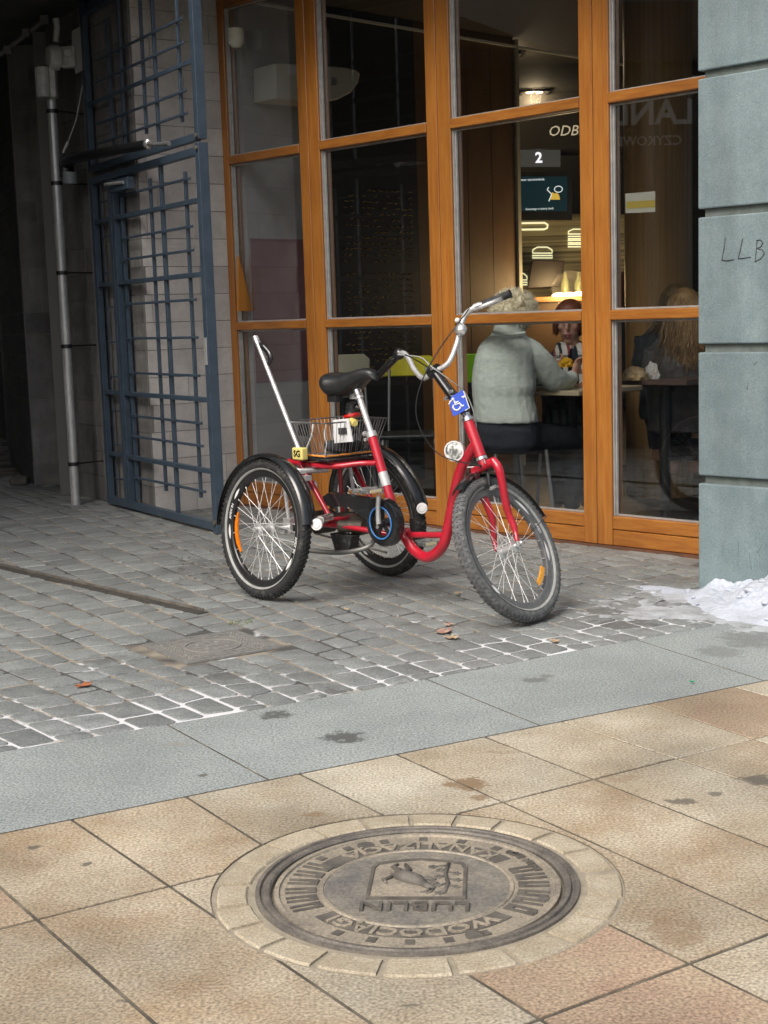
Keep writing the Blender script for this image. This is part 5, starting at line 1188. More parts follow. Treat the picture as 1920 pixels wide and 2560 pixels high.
def table(label, cx_, cy_, sx_, sy_, ztop, top_m, ang):
    t_ = thing('cafe_table', label, 'table', (cx_, cy_, .012), ang)
    b = B(); b.box((-sx_/2, -sy_/2, ztop-.042), (sx_, 0, 0), (0, sy_, 0), (0, 0, .03)); b.build('tabletop', top_m, t_, bevel=.004)
    b = B(); b.tube([(0, 0, .02), (0, 0, ztop-.042)], .03, 12); b.build('leg', M_blackmet, t_, smooth=True, sharp=50)
    b = B(); b.disc((0, 0, 0), (0, 0, 1), .2, .015, 24); b.build('foot', M_blackmet, t_); return t_
M_ttop = mat('beige_tabletop', (.46, .38, .25), .4)
c = at(1425, 970, 8.62); table('small beige table between the two women', c.x, c.y, .62, .62, .79, M_ttop, AF)
c = at(1655, 930, 7.75); table('dark table with crumpled wrappers by the rightmost window', c.x+.02, c.y+.03, .62, .5, .872, mat('dark_tabletop', (.09, .06, .05), .3), AF)
# crumpled wrapper and napkin
def crumple(nm, label, m_, c, sx_, sy_, sz, seedv, cat='paper'):
    rng = random.Random(seedv); bm = bmesh.new(); bmesh.ops.create_icosphere(bm, subdivisions=3, radius=1)
    for v_ in bm.verts:
        n_ = mnoise.noise(v_.co*2.3+V((seedv, 0, 0)))*.45+abs(mnoise.noise(v_.co*4+V((0, seedv, 0))))*.3; v_.co *= 1+n_; v_.co = V((v_.co.x*sx_, v_.co.y*sy_, max(v_.co.z, -.35)*sz))
    me = bpy.data.meshes.new(nm); bm.to_mesh(me); bm.free(); me.materials.append(m_); o = bpy.data.objects.new(nm, me); COL.objects.link(o); o.location = c; return tag(o, label, cat)
c = at(1588, 933, 7.62); crumple('burger_wrapper', 'crumpled brown paper wrapper on the dark table', mat('kraft_paper', (.42, .28, .12), .7, c2=(.5, .4, .25), ns=30), V((c.x, c.y, .885)), .062, .05, .05, 3)
c = at(1630, 928, 7.66); crumple('napkin', 'crumpled white napkin with an orange mark on the dark table', mat('white_napkin', (.68, .66, .62), .8, c2=(.7, .4, .08), ns=22, sharp=(.62, .66)), V((c.x, c.y, .892)), .035, .03, .06, 9)
# ================================================================== PEOPLE
def fuse(b, name, m_, parent, voxel=.007, sm=4):
    o = b.build(name, m_, parent, smooth=True)
    r = o.modifiers.new('skin', 'REMESH'); r.mode = 'VOXEL'; r.voxel_size = voxel; r.use_smooth_shade = True
    s = o.modifiers.new('soften', 'SMOOTH'); s.factor = .5; s.iterations = sm
    return o
_ct = {}
def wrinkle(o, size, amt):                                        # cloth folds
    if size not in _ct: _ct[size] = bpy.data.textures.new('cloth_folds', 'CLOUDS'); _ct[size].noise_scale = size; _ct[size].noise_depth = 3
    d = o.modifiers.new('folds', 'DISPLACE'); d.texture = _ct[size]; d.strength = amt; d.mid_level = .5; d.texture_coords = 'LOCAL'; return o
def rings_px(levels, dep, n=20, pw=.8):
    """levels: (left px, right px, y px, Y centre, half depth); superelliptic rings facing the camera axis"""
    R_ = []
    for L_, R2, y, Y, hd in levels:
        a, c = at(L_, y, Y), at(R2, y, Y); m_ = (a+c)/2; hw = (c-a)/2
        ring = []
        for k in range(n):
            t_ = 2*pi*k/n; cs, sn_ = cos(t_), sin(t_)
            ring.append(m_+hw*(abs(cs)**pw*(1 if cs > 0 else -1))+V((0, hd*(abs(sn_)**pw)*(1 if sn_ > 0 else -1), 0)))
        R_.append(ring)
    return R_
def limb(b, L_, n=14):
    P_ = [at(x, y, Y) for x, y, Y, r in L_]; R_ = [r*Y/F for x, y, Y, r in L_]
    b.tube(curve_r(P_, R_)[0], curve_r(P_, R_)[1], n)
def curve_r(P_, R_, n=4):
    Q = curve(P_, n); rr = []
    for i in range(len(R_)-1):
        for k in range(n): rr.append(R_[i]+(R_[i+1]-R_[i])*k/n)
    return Q, rr+[R_[-1]]
M_skin = mat('skin', (.50, .29, .21), .55, c2=(.44, .23, .16), ns=12)
def hand(b, wrist, dirv, upv, s_=1.0, curl=.9):
    d = dirv.normalized(); u = (upv-d*upv.dot(d)).normalized(); sd_ = d.cross(u)
    M_ = Matrix((sd_, d, u)).transposed()
    b.ell(wrist+d*.045*s_, .040*s_, .05*s_, .017*s_, 12, 7, M_)
    for i, (off, ln) in enumerate(((-.028, .062), (-.010, .074), (.010, .070), (.027, .055))):
        p0 = wrist+d*.08*s_+sd_*off*s_; pts = [p0]; a_ = 0; seg = ln*s_/3
        for k in range(3):
            a_ -= curl*(.55 if k == 0 else .7); pts.append(pts[-1]+(d*cos(a_)+u*sin(a_))*seg)
        b.tube(pts, [.0095*s_, .009*s_, .0085*s_, .007*s_], 8)
    p0 = wrist+d*.025*s_-sd_*.032*s_; b.tube([p0, p0-sd_*.022*s_+d*.022*s_-u*.008, p0-sd_*.02*s_+d*.05*s_-u*.025*s_], [.012*s_, .011*s_, .008*s_], 8)
def strands(c, rx, ry, rz, n_, ln, r_, seedv, ok=lambda d: True, fall=0.0, curl=.4):
    rng = random.Random(seedv); b = B(); k = 0
    while k < n_:
        d = V((rng.gauss(0, 1), rng.gauss(0, 1), rng.gauss(0, 1))).normalized()
        if not ok(d): continue
        k += 1
        p0 = c+V((d.x*rx, d.y*ry, d.z*rz))*.93
        t_ = d.cross(V((rng.gauss(0, 1), rng.gauss(0, 1), rng.gauss(0, 1)))).normalized(); L_ = ln*rng.uniform(.6, 1.2)
        t_ = (t_*curl+V((0, 0, -1))*fall).normalized() if fall else t_
        p1 = p0+d*.012+t_*L_*.45; p2 = p0+d*(.008 if fall else .034)+t_*L_*.8; p2.z -= fall*L_*.3
        b.tube([p0, p1, p2], [r_, r_*.9, r_*.25], 4, flat=.5)
    return b

# ---------- white haired woman, seen from behind
w1o = B(); Y1 = 8.26
M_sweat = mat('sage_knit', (.58, .635, .575), .95, c2=(.49, .535, .485), ns=40, nd=5, bump=.35, bs=260, stretch=(1, 1, 2.2))
hc = at(1284, 776, Y1+.02)
w1o.ell(hc+V((.005, .02, -.01)), .078, .095, .112); w1o.tube([hc+V((.004, .01, -.06)), hc+V((-.01, -.005, -.17))], [.055, .06], 14)
w1o.ell(hc+V((.075, .05, -.055)), .03, .03, .045); w1o.ell(hc+V((.078, .005, -.035)), .012, .02, .03)      # cheek, ear
w1o.loft(rings_px([(1222, 1316, 850, Y1, .06), (1200, 1330, 900, Y1, .09), (1195, 1330, 1000, Y1, .1), (1215, 1325, 1080, Y1+.02, .08)], 0))
hand_p = at(1436, 940, 8.50)
limb(w1o, [(1316, 872, Y1, 20), (1352, 912, Y1+.02, 19), (1392, 953, Y1+.08, 17), (1415, 948, Y1+.16, 14), (1434, 940, 8.50, 12)])
hand(w1o, hand_p, V((.1, .05, .35)), V((-.5, .5, 0)), .95, .7)
limb(w1o, [(1228, 880, Y1+.1, 18), (1290, 950, 8.62, 17), (1380, 928, 8.66, 12)]); hand(w1o, at(1382, 926, 8.66), V((.5, .0, .4)), V((.2, -.6, -.3)), .95, .9)
limb(w1o, [(1240, 1082, Y1+.05, 24), (1340, 1090, Y1+.35, 23), (1400, 1098, Y1+.52, 19), (1398, 1180, Y1+.52, 16), (1392, 1268, Y1+.52, 15)])
limb(w1o, [(1290, 1086, Y1+.0, 24), (1380, 1098, Y1+.22, 23), (1432, 1106, Y1+.36, 19), (1432, 1190, Y1+.36, 16), (1428, 1288, Y1+.36, 15)])
p1o = fuse(w1o, 'person', M_skin, None)
tag(p1o, 'person with fluffy white hair and sage green jumper seen from behind at the table', 'person')
b = B()
b.loft(rings_px([(1236, 1312, 812, Y1, .075), (1232, 1314, 826, Y1, .082), (1226, 1316, 838, Y1, .085), (1206, 1329, 852, Y1, .10), (1196, 1335, 866, Y1, .125), (1187, 1336, 895, Y1, .15), (1181, 1338, 936, Y1, .16), (1178, 1341, 962, Y1, .165), (1181, 1335, 988, Y1, .16), (1182, 1337, 1008, Y1, .165), (1184, 1345, 1040, Y1+.01, .18), (1186, 1347, 1054, Y1+.01, .18)], 0, pw=.85))
limb(b, [(1308, 868, Y1, 30), (1330, 884, Y1, 33), (1356, 912, Y1+.02, 34), (1386, 948, Y1+.06, 32), (1408, 953, Y1+.14, 26), (1431, 944, Y1+.22, 18)])
limb(b, [(1226, 878, Y1+.08, 26), (1290, 948, 8.60, 26), (1372, 930, 8.64, 17)])
sw_ = wrinkle(wrinkle(fuse(b, 'jumper', M_sweat, p1o, .007, 4), .11, .015), .03, .004)
b = B(); b.tube([at(1228+i*8.6, 831+6*sin(i*.35)+(i-5)*.6, Y1-.086-.02*sin(pi*i/10)) for i in range(11)], .010, 8)
fuse(b, 'collar_fold', M_sweat, p1o, .005, 3)
M_trou = mat('navy_trousers', (.018, .022, .03), .85, c2=(.026, .03, .04), ns=20)
b = B(); b.loft(rings_px([(1188, 1344, 1048, Y1+.02, .165), (1187, 1348, 1075, Y1+.02, .18), (1190, 1350, 1110, Y1+.04, .19), (1205, 1335, 1130, Y1+.05, .17)], 0))
limb(b, [(1240, 1085, Y1+.05, 40), (1340, 1092, Y1+.35, 38), (1402, 1100, Y1+.52, 32), (1399, 1180, Y1+.52, 27), (1393, 1255, Y1+.52, 20)])
limb(b, [(1290, 1090, Y1+.0, 40), (1380, 1100, Y1+.22, 38), (1434, 1108, Y1+.36, 32), (1433, 1190, Y1+.36, 27), (1429, 1272, Y1+.36, 20)])
wrinkle(fuse(b, 'trousers', M_trou, p1o, .011, 5), .09, .014)
M_hairw = mat('white_blond_hair', (.95, .88, .68), .6, c2=(.62, .53, .35), ns=45, nd=4, stretch=(1, 1, .5))
hb_ = B(); hb_.ell(hc+V((-.012, 0, .0)), .112, .118, .100, 18, 11); hb_.ell(hc+V((.05, .0, .02)), .075, .09, .08); hb_.ell(hc+V((-.05, .0, -.035)), .085, .095, .07); hb_.ell(hc+V((-.005, .0, -.06)), .105, .095, .045)
for i in range(26):
    a_ = random.uniform(0, 2*pi); e_ = random.uniform(-.4, 1.4); hb_.ell(hc+V((cos(a_)*cos(e_)*.100, sin(a_)*cos(e_)*.105, sin(e_)*.088)), .03, .03, .022, 8, 6)
ho = fuse(hb_, 'hair', M_hairw, p1o, .008, 3)
st_ = strands(hc, .116, .12, .102, 1500, .065, .0026, 4, lambda d: d.z > -.8)
st_.build('hair_wisps', M_hairw, p1o, smooth=True)['kind'] = 'stuff'
c = at(1416, 912, 8.56); crumple('yellow_wrapper', 'yellow burger wrapper held in both hands of the white haired person', mat('yellow_paper', (.75, .42, .01), .6, c2=(.65, .33, .01), ns=30), c, .045, .04, .04, 12, 'wrapper')

# ---------- red haired woman facing us across the table
Y2 = 8.92
hc = at(1424, 806, Y2); sc2 = Y2/F
fz = V((-.30, -.95, -.12)).normalized(); fx = fz.cross(Z).normalized()*-1; fu = fx.cross(fz).normalized()
if fu.z < 0: fu = -fu
fx = fu.cross(-fz).normalized()
def hd_(x, y, z): return hc+fx*x+fz*z+fu*y                        # face frame: x side, y up, z out of the face
MF = Matrix((fx, fz, fu)).transposed()
b = B(); b.ell(hc+fu*.02-fz*.012, .078, .10, .105, 18, 13, MF); b.ell(hd_(0, -.055, .022), .058, .062, .062, 16, 11, MF); b.ell(hd_(0, -.108, .05), .027, .022, .02, 12, 8, MF)
b.tube([hd_(0, .03, .082), hd_(0, .0, .098), hd_(0, -.022, .108), hd_(0, -.03, .09)], [.009, .011, .014, .009], 10)
b.ell(hd_(-.03, .034, .076), .026, .012, .009, 10, 6, MF); b.ell(hd_(.03, .034, .076), .026, .012, .009, 10, 6, MF)
for s_ in (-1, 1): b.ell(hd_(s_*.042, -.02, .062), .024, .02, .022, 10, 7, MF); b.ell(hd_(s_*.078, -.01, -.01), .01, .022, .03, 8, 6, MF)
b.ell(hd_(0, -.064, .083), .024, .01, .008, 10, 6, MF); b.ell(hd_(0, -.075, .081), .021, .01, .008, 10, 6, MF)
b.tube([hd_(0, -.09, -.01), hc+V((.015, .03, -.22))], [.052, .062], 14)
S2 = [(1372, 1500, 905, Y2+.06, .08), (1362, 1508, 960, Y2+.08, .1), (1370, 1500, 1080, Y2+.1, .1)]
b.loft(rings_px(S2, 0))
limb(b, [(1375, 905, Y2+.04, 20), (1362, 965, Y2-.02, 17), (1392, 962, Y2-.16, 12)]); hand(b, at(1393, 960, Y2-.17), V((.4, -.5, .0)), V((0, 0, 1)), .95, .6)
limb(b, [(1500, 905, Y2+.04, 20), (1510, 965, Y2-.02, 17), (1470, 962, Y2-.16, 12)]); hand(b, at(1469, 960, Y2-.17), V((-.4, -.5, .0)), V((0, 0, 1)), .95, .6)
limb(b, [(1400, 1080, Y2+.05, 34), (1395, 1088, Y2-.25, 30), (1395, 1170, Y2-.27, 24), (1395, 1255, Y2-.27, 16)]); limb(b, [(1465, 1080, Y2+.05, 34), (1470, 1088, Y2-.25, 30), (1470, 1170, Y2-.27, 24), (1470, 1262, Y2-.27, 16)])
p2o = fuse(b, 'person', M_skin, None, .0062, 2)
tag(p2o, 'person with short red hair and tartan scarf facing us across the table', 'person')
b = B()
for s_ in (-1, 1): b.ell(hd_(s_*.03, .015, .079), .013, .008, .006, 10, 6, MF)
b.build('eye', mat('dark_eye', (.10, .07, .06), .3), p2o, smooth=True)
b = B(); b.tube([hd_(-.026, -.067, .087), hd_(-.01, -.063, .094), hd_(.01, -.063, .094), hd_(.026, -.067, .087)], [.003, .0055, .0055, .003], 6); b.tube([hd_(-.022, -.071, .087), hd_(0, -.076, .093), hd_(.022, -.071, .087)], [.003, .006, .003], 6); b.build('lips', mat('lips', (.33, .10, .09), .5), p2o, smooth=True)
b = B()
for s_ in (-1, 1): b.tube([hd_(s_*.014, .040, .086), hd_(s_*.03, .046, .083), hd_(s_*.048, .038, .07)], [.003, .003, .002], 5)
b.build('eyebrow', mat('brow_hair', (.16, .07, .04), .7), p2o)
M_hairr = mat('auburn_hair', (.27, .085, .04), .5, c2=(.16, .05, .025), ns=60, nd=3, stretch=(1, 1, .25))
b = B(); b.ell(hd_(0, .045, -.025), .093, .108, .10, 18, 11, MF); b.ell(hd_(0, .085, .03), .078, .06, .05, 14, 8, MF)
for s_ in (-1, 1): b.ell(hd_(s_*.085, -.0, -.005), .022, .05, .085, 10, 8, MF)
b.ell(hd_(0, -.03, -.07), .085, .05, .09, 12, 8, MF); b.tube([hd_(-.06, .085, .065), hd_(-.02, .068, .09), hd_(.03, .072, .085), hd_(.065, .06, .06)], [.02, .022, .022, .016], 8)
fuse(b, 'hair', M_hairr, p2o, .007, 3)
strands(hd_(0, .045, -.02), .1, .105, .108, 1100, .10, .0017, 8, lambda d: d.z > -.2 and d.dot(fz) < .72, fall=.9).build('hair_wisps', M_hairr, p2o, smooth=True)['kind'] = 'stuff'
M_coat = mat('dark_floral_coat', (.014, .016, .026), .8, c2=(.32, .05, .09), ns=26, nd=2, sharp=(.66, .7))
b = B(); b.loft(rings_px([(1410, 1452, 866, Y2+.05, .075), (1385, 1480, 876, Y2+.05, .09), (1366, 1505, 892, Y2+.06, .115), (1354, 1516, 930, Y2+.07, .135), (1352, 1518, 980, Y2+.08, .15), (1358, 1512, 1090, Y2+.08, .17)], 0))
limb(b, [(1374, 898, Y2+.04, 30), (1358, 962, Y2-.02, 26), (1385, 962, Y2-.13, 18)]); limb(b, [(1500, 898, Y2+.04, 30), (1512, 962, Y2-.02, 26), (1478, 962, Y2-.13, 18)])
wrinkle(fuse(b, 'coat', M_coat, p2o, .009, 4), .07, .025)
mt = bpy.data.materials.new('tartan'); mt.use_nodes = True; t = mt.node_tree; N = t.nodes; L = t.links; p = N['Principled BSDF']; p.inputs['Roughness'].default_value = .9
tc = N.new('ShaderNodeTexCoord'); sx = N.new('ShaderNodeSeparateXYZ'); L.new(tc.outputs['Object'], sx.inputs[0])
def band(sock, k, ph):
    a = N.new('ShaderNodeMath'); a.operation = 'MULTIPLY_ADD'; a.inputs[1].default_value = k; a.inputs[2].default_value = ph; L.new(sock, a.inputs[0]); f_ = N.new('ShaderNodeMath'); f_.operation = 'FRACT'; L.new(a.outputs[0], f_.inputs[0]); r = N.new('ShaderNodeValToRGB'); r.color_ramp.interpolation = 'CONSTANT'
    e = r.color_ramp.elements; e[0].position = 0; e[0].color = (.62, .6, .53, 1); e[1].position = .34; e[1].color = (.25, .05, .06, 1)
    for ps, cl in ((.56, (.6, .58, .5, 1)), (.8, (.015, .025, .035, 1))): x = e.new(ps); x.color = cl
    L.new(f_.outputs[0], r.inputs[0]); return r.outputs[0]
def band2(sock, k):
    a = N.new('ShaderNodeMath'); a.operation = 'MULTIPLY'; a.inputs[1].default_value = k; L.new(sock, a.inputs[0]); f_ = N.new('ShaderNodeMath'); f_.operation = 'FRACT'; L.new(a.outputs[0], f_.inputs[0]); r = N.new('ShaderNodeValToRGB'); r.color_ramp.interpolation = 'CONSTANT'
    e = r.color_ramp.elements; e[0].position = 0; e[0].color = (1, 1, 1, 1); e[1].position = .6; e[1].color = (.22, .26, .3, 1); x = e.new(.8); x.color = (.9, .9, .9, 1); L.new(f_.outputs[0], r.inputs[0]); return r.outputs[0]
mx = N.new('ShaderNodeMix'); mx.data_type = 'RGBA'; mx.blend_type = 'MULTIPLY'; mx.inputs[0].default_value = 1; L.new(band(sx.outputs[0], 10.5, .1), mx.inputs[6]); L.new(band2(sx.outputs[2], 10), mx.inputs[7]); L.new(mx.outputs[2], p.inputs['Base Color'])
b = B(); yf = Y2-.075
def strip(L_, w_): 
    P_ = [at(x, y, Y) for x, y, Y in L_]; rg = []
    for i, q in enumerate(P_): rg.append([q+V((-w_, 0, 0)), q+V((w_, 0, 0)), q+V((w_, .02, 0)), q+V((-w_, .02, 0))])
    b.loft(rg)
strip([(1414, 858, Y2+.0), (1405, 876, yf-.01), (1402, 900, yf-.03), (1400, 930, yf-.05), (1399, 958, yf-.06)], .048)
strip([(1446, 860, Y2+.0), (1456, 876, yf-.01), (1462, 900, yf-.03), (1466, 935, yf-.05), (1467, 958, yf-.06)], .045)
b.tube([at(1408, 868, Y2-.03), at(1400, 866, Y2+.06), at(1428, 858, Y2+.13), at(1456, 866, Y2+.06), at(1450, 868, Y2-.03)], .03, 8)
o = b.build('scarf', mt, p2o, smooth=True, sharp=40)
b = B(); limb(b, [(1400, 1040, Y2+.02, 44), (1396, 1048, Y2-.25, 40), (1396, 1110, Y2-.30, 34)]); limb(b, [(1465, 1040, Y2+.02, 44), (1470, 1048, Y2-.25, 40), (1470, 1110, Y2-.30, 34)])
mt2 = mt.copy(); mt2.name = 'dark_tartan'
for n_ in mt2.node_tree.nodes:
    if n_.type == 'VALTORGB':
        for e in n_.color_ramp.elements: e.color = (e.color[0]*.28, e.color[1]*.32, e.color[2]*.33, 1)
fuse(b, 'skirt', mt2, p2o, .011, 5)
b = B(); limb(b, [(1396, 1095, Y2-.28, 29), (1395, 1170, Y2-.27, 27), (1395, 1258, Y2-.27, 19)]); limb(b, [(1470, 1095, Y2-.28, 29), (1470, 1170, Y2-.27, 27), (1470, 1265, Y2-.27, 19)]); o = fuse(b, 'tights', M_trou, p2o, .011, 3)
c = at(1440, 1030, Y2+.12); chair('dark cafe chair of the red haired person, mostly hidden', (c.x, c.y+.04, .012), rad(-115), M_black_s, M_black_s, top=.92, low_=.7)

# ---------- long haired person by the rightmost window, from behind
def bust(name, label, hx, hy, Y, hair_m, coat_m, shoulders, hair_len, seedv, par_r=.1):
    hc_ = at(hx, hy, Y); b = B(); b.ell(hc_+V((0, .02, 0)), .074, .09, .108); b.tube([hc_+V((0, .02, -.08)), hc_+V((0, .02, -.2))], [.055, .06], 12)
    k = F/Y; L_, R_, ys = shoulders
    b.loft(rings_px([(L_+12, R_-12, ys+12, Y, .07), (L_+8, R_-8, ys+120, Y, .1), (L_+14, R_-14, ys+220, Y+.02, .1)], 0))
    limb(b, [((L_+R_)/2-28, ys+215, Y+.02, 34), ((L_+R_)/2-30, ys+222, Y+.36, 30), ((L_+R_)/2-30, ys+330, Y+.38, 20)]); limb(b, [((L_+R_)/2+28, ys+215, Y+.02, 34), ((L_+R_)/2+30, ys+222, Y+.36, 30), ((L_+R_)/2+30, ys+330, Y+.38, 20)])
    for s_, e_ in ((-1, L_), (1, R_)):
        limb(b, [(e_-s_*14, ys+25, Y, 20), (e_-s_*4, ys+95, Y+.04, 17), (e_-s_*30, ys+105, Y+.25, 12)]); hand(b, at(e_-s_*30, ys+105, Y+.26), V((-s_*.3, .5, 0)), V((0, 0, 1)), .9, .6)
    o = fuse(b, name, M_skin, None, .009, 3); tag(o, label, 'person')
    b = B(); b.loft(rings_px([((L_+R_)/2-34, (L_+R_)/2+34, ys-14, Y, .075), (L_+18, R_-18, ys, Y, .1), (L_+2, R_-2, ys+16, Y, .125), (L_-6, R_+6, ys+60, Y, .145), (L_-6, R_+6, ys+120, Y, .155), (L_-4, R_+4, ys+225, Y+.02, .18)], 0))
    for s_, e_ in ((-1, L_), (1, R_)): limb(b, [(e_-s_*12, ys+24, Y, 28), (e_-s_*0, ys+95, Y+.04, 25), (e_-s_*26, ys+104, Y+.22, 17)])
    wrinkle(fuse(b, 'jacket', coat_m, o, .011, 4), .1, .035)
    b = B(); limb(b, [((L_+R_)/2-30, ys+222, Y+.02, 42), ((L_+R_)/2-32, ys+228, Y+.36, 38), ((L_+R_)/2-32, ys+300, Y+.38, 28)]); limb(b, [((L_+R_)/2+30, ys+222, Y+.02, 42), ((L_+R_)/2+32, ys+228, Y+.36, 38), ((L_+R_)/2+32, ys+300, Y+.38, 28)]); fuse(b, 'trousers', M_trou, o, .013, 4)
    b = B(); b.ell(hc_+V((0, 0, .012)), .094, .105, .108); b.ell(hc_+V((0, -.02, -.06)), .1, .09, .09)
    if hair_len > .1: b.loft([[hc_+V((cos(2*pi*k_/14)*(.1-.0*j)*(1+.12*j), -.03-.02*j+sin(2*pi*k_/14)*.06, -.05-hair_len*j/3)) for k_ in range(14)] for j in range(4)])
    fuse(b, 'hair', hair_m, o, .009, 3)
    rng = random.Random(seedv); b = B()
    for k_ in range(1300 if hair_len > .1 else 700):
        a_ = rng.uniform(pi*.95, 2.05*pi); r1 = rng.uniform(.85, 1.03); e_ = rng.uniform(.15, 1.2)
        p0 = hc_+V((cos(a_)*.098*cos(e_), sin(a_)*.108*cos(e_), sin(e_)*.112)); p1 = hc_+V((cos(a_)*.108*r1, sin(a_)*.118*r1, -.04)); ln_ = hair_len*rng.uniform(.6, 1.25)
        p2 = hc_+V((cos(a_)*.12*r1+rng.uniform(-.035, .035), -.05+sin(a_)*.09*r1, -.06-ln_*.6)); p3 = p2+V((rng.uniform(-.06, .06), rng.uniform(-.03, .01), -ln_*.45))
        b.tube(curve([p0, p1, p2, p3], 3), [.0019]*9+[.0007], 3)
    b.build('hair_strands', hair_m, o, smooth=True)['kind'] = 'stuff'
    return o
M_blond = mat('dark_blond_hair', (.30, .19, .08), .5, c2=(.17, .10, .042), ns=70, nd=3, stretch=(1, 1, .2))
M_brown = mat('olive_brown_hair', (.15, .105, .045), .5, c2=(.085, .058, .026), ns=70, nd=3, stretch=(1, 1, .2))
M_ginger = mat('ginger_hair', (.24, .085, .03), .5, c2=(.12, .04, .016), ns=70, nd=3, stretch=(1, 1, .2))
M_grj = mat('grey_fleece', (.10, .097, .093), .9, c2=(.05, .05, .055), ns=14)
M_drj = mat('black_jacket', (.014, .018, .022), .8)
bust('person', 'person with long dark blond hair and grey jacket, back to the rightmost window', 1712, 772, 7.95, M_blond, M_grj, (1625, 1795, 852), .24, 31)
bust('person', 'person with olive brown hair in a black jacket beyond the long haired one', 1688, 758, 8.75, M_brown, M_drj, (1604, 1760, 822), .10, 32)
bust('person', 'person with ginger hair standing at the counter left of the wooden column', 1560, 716, 11.2, M_ginger, M_drj, (1506, 1606, 770), .14, 33)
# ================================================================== SNOW, LEAVES, STAINS, SIGN
M_snow = mat('old_snow', (.47, .51, .58), .85, c2=(.36, .385, .425), ns=7, nd=8, bump=.3, bs=90, fine=.06, fs=120, sharp=(.42, .72))
def snow_h(a, w_):
    e = max(0, min(1, (a+.10)/.52)); e = e*e*(3-2*e); e = max(e, .16*max(0, 1-abs(a+.06)/.28))
    e *= max(0, min(1, (1.3-a)/.35))
    f_ = max(0, 1-w_/(.14+.30*e)); h_ = .19*e*f_**.85
    q = V((a*1.0, w_, 0)); h_ *= .75+.5*mnoise.noise(q*5)
    h_ += (.05*mnoise.noise(q*8)+.032*abs(mnoise.noise(q*17))+.010*mnoise.noise(q*44)+.003*mnoise.noise(q*100))*min(1, h_*10)
    return h_
b = B(); NA, NW = 260, 120; A0, A1, W0, W1_ = -.35, 1.35, .002, .62; vs_ = []; fs = []
for i in range(NA+1):
    for j in range(NW+1):
        a, w_ = A0+(A1-A0)*i/NA, W0+(W1_-W0)*j/NW; h_ = snow_h(a, w_)
        if a < 0 and w_ < .01: h_ = 0
        p_ = po-fd*a+fn*w_; vs_.append((p_.x, p_.y, h_-.006))
for i in range(NA):
    for j in range(NW):
        k = i*(NW+1)+j
        if max(vs_[q][2] for q in (k, k+1, k+NW+1, k+NW+2)) > -.004: fs.append((k, k+1, k+NW+2, k+NW+1))
b.add(vs_, fs)
rng = random.Random(2)
for k in range(46):                                              # a few rough clods half sunk in the heap
    a, w_ = rng.uniform(-.3, 1.25), rng.uniform(.0, .42); h_ = snow_h(a, w_)
    if h_ < .004 and rng.random() < .85: continue
    r_ = rng.uniform(.006, .022) if h_ > .03 else rng.uniform(.004, .014)
    p_ = po-fd*a+fn*(w_+.01); o_ = len(b.v); b.ell((p_.x, p_.y, h_-r_*.45), r_*rng.uniform(.9, 1.6), r_*rng.uniform(.9, 1.4), r_*rng.uniform(.5, .8), 9, 7)
    for q_ in range(o_, len(b.v)):
        v0 = V(b.v[q_]); b.v[q_] = tuple(v0+V((mnoise.noise(v0*60), mnoise.noise(v0*60+V((9, 0, 0))), mnoise.noise(v0*60+V((0, 9, 0)))))*r_*.35)
tag(b.build('snow_pile', M_snow, smooth=True), 'heap of old crumbly snow against the foot of the stone pillar', 'snow', kind='stuff')
# thin slush between the heap and the granite strip
M_slush = mat('slush', (.50, .53, .56), .55, c2=(.29, .30, .31), ns=9, nd=6, bump=.4, bs=90)
b = B(); N1, N2 = 130, 90; vs_ = []; fs = []
for i in range(N1+1):
    for j in range(N2+1):
        a, w_ = -.75+2.2*i/N1, -.02+1.15*j/N2; p_ = po-fd*a+fn*w_; q = V((p_.x, p_.y, 0))
        core = 1-max(0, abs(a-.45)-.45)/.55-max(0, w_-.42)/.42
        h_ = (mnoise.noise(q*4.3)*.5+mnoise.noise(q*13)*.5+mnoise.noise(q*40)*.35+core*1.05-.78)*.011
        vs_.append((p_.x, p_.y, min(h_, .006)))
for i in range(N1):
    for j in range(N2):
        k = i*(N2+1)+j
        if max(vs_[q][2] for q in (k, k+1, k+N2+1, k+N2+2)) > .0: fs.append((k, k+1, k+N2+2, k+N2+1))
b.add(vs_, fs); tag(b.build('slush', M_slush, smooth=True), 'thin dirty slush melting over the cobbles beside the snow heap', 'slush', kind='stuff')
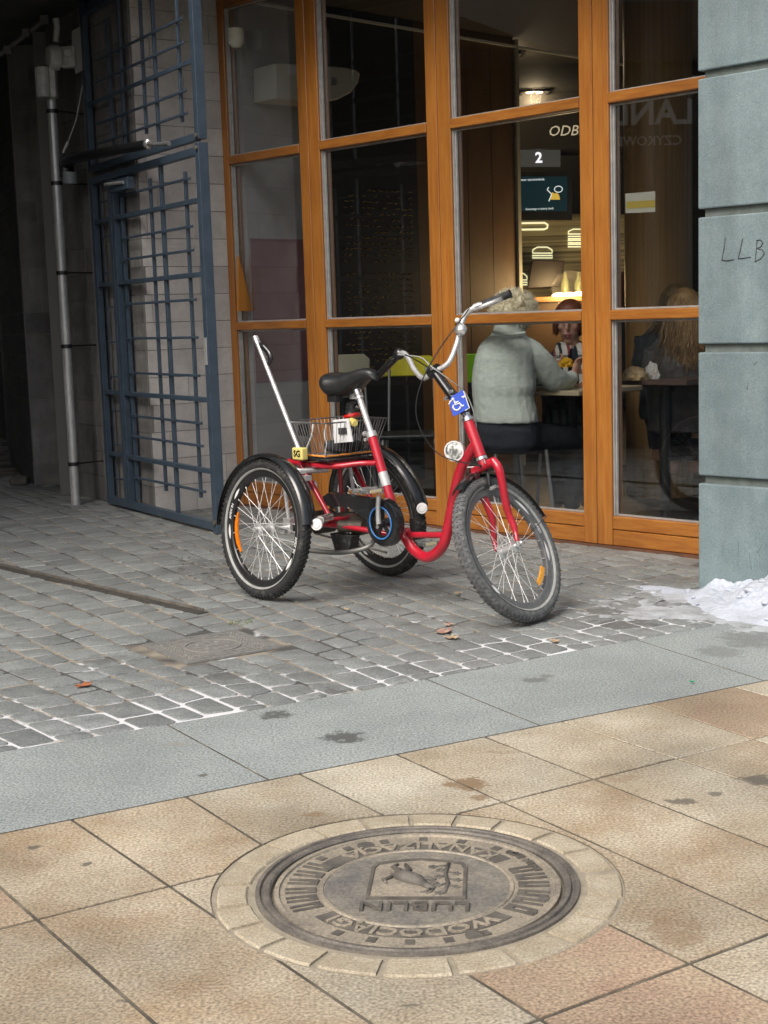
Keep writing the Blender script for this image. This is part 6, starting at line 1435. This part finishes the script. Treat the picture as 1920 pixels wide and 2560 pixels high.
# trodden leaves
def leaf(label, px, py, s_, rz, m_, seedv):
    c = g(px, py)+Z*.006; rng = random.Random(seedv); P_ = []; n_ = 15
    for k in range(n_):
        t_ = 2*pi*k/n_; r_ = s_*(.55+.45*abs(cos(2.5*t_)))*rng.uniform(.85, 1.1); q = V((cos(t_)*r_*1.5, sin(t_)*r_, rng.uniform(.001, .012)*r_/s_)); P_.append(c+Matrix.Rotation(rz, 3, 'Z')@q)
    b = B(); b.add([c+Z*.003]+P_, [(0, 1+k, 1+(k+1) % n_) for k in range(n_)]); o = b.build('fallen_leaf', m_, smooth=False); s2 = o.modifiers.new('thick', 'SOLIDIFY'); s2.thickness = .0012; return tag(o, label, 'leaf', group='fallen leaves on the cobbles')
M_lo, M_lr, M_ly, M_lg = mat('rust_leaf', (.36, .12, .05), .8), mat('red_leaf', (.36, .16, .15), .8, c2=(.42, .32, .22), ns=40), mat('straw_leaf', (.42, .36, .24), .8, c2=(.42, .27, .16), ns=40), mat('green_bit', (.02, .36, .16), .5)
leaf('rust orange leaf on the cobbles near the left edge', 210, 1718, .024, .5, M_lo, 1); leaf('torn red leaf in front of the front wheel', 1110, 1583, .032, .9, M_lr, 2); leaf('yellowish leaf scrap touching the torn red leaf', 1130, 1598, .024, .2, M_ly, 3)
leaf('pale red scrap between the torn red leaf and the wheel', 1122, 1566, .018, 2, M_lr, 4); leaf('small orange leaf at the edge of the grey strip right of centre', 1386, 1607, .018, 2.1, M_ly, 5); leaf('pale flat scrap on the cobbles below the looped frame', 1145, 1488, .014, .1, M_ly, 6); leaf('pale scrap on the cobbles between the rear wheels and camera', 868, 1527, .011, .1, M_ly, 7)
leaf('tiny bright green scrap on the right part of the grey strip', 1731, 1711, .007, 0, M_lg, 8)
b = B(); c = g(604, 1560); rng = random.Random(6)
for k in range(16): 
    q = c+V((rng.uniform(-.05, .05), rng.uniform(-.03, .03), 0)); b.tube([q, q+V((rng.uniform(-.015, .015), rng.uniform(-.01, .01), .02))], [.0015, .0005], 4)
tag(b.build('moss_tuft', mat('moss', (.16, .2, .05), .9)), 'tiny tuft of yellow green moss behind the square cover', 'moss', kind='stuff')
rng = random.Random(11); b = B()
for k in range(46):                                               # scattered dark twigs near the rear wheel
    px, py = rng.uniform(430, 640), rng.uniform(1375, 1465); c = g(px, py)+Z*.006; a_ = rng.uniform(-.5, .5); l_ = rng.uniform(.006, .035); b.tube([c, c+V((cos(a_)*l_, sin(a_)*l_, .002))], [.003, .0015], 4)
tag(b.build('twig_litter', M_irond), 'dark twigs and grit scattered on the cobbles left of the rear wheel', 'litter', kind='stuff')
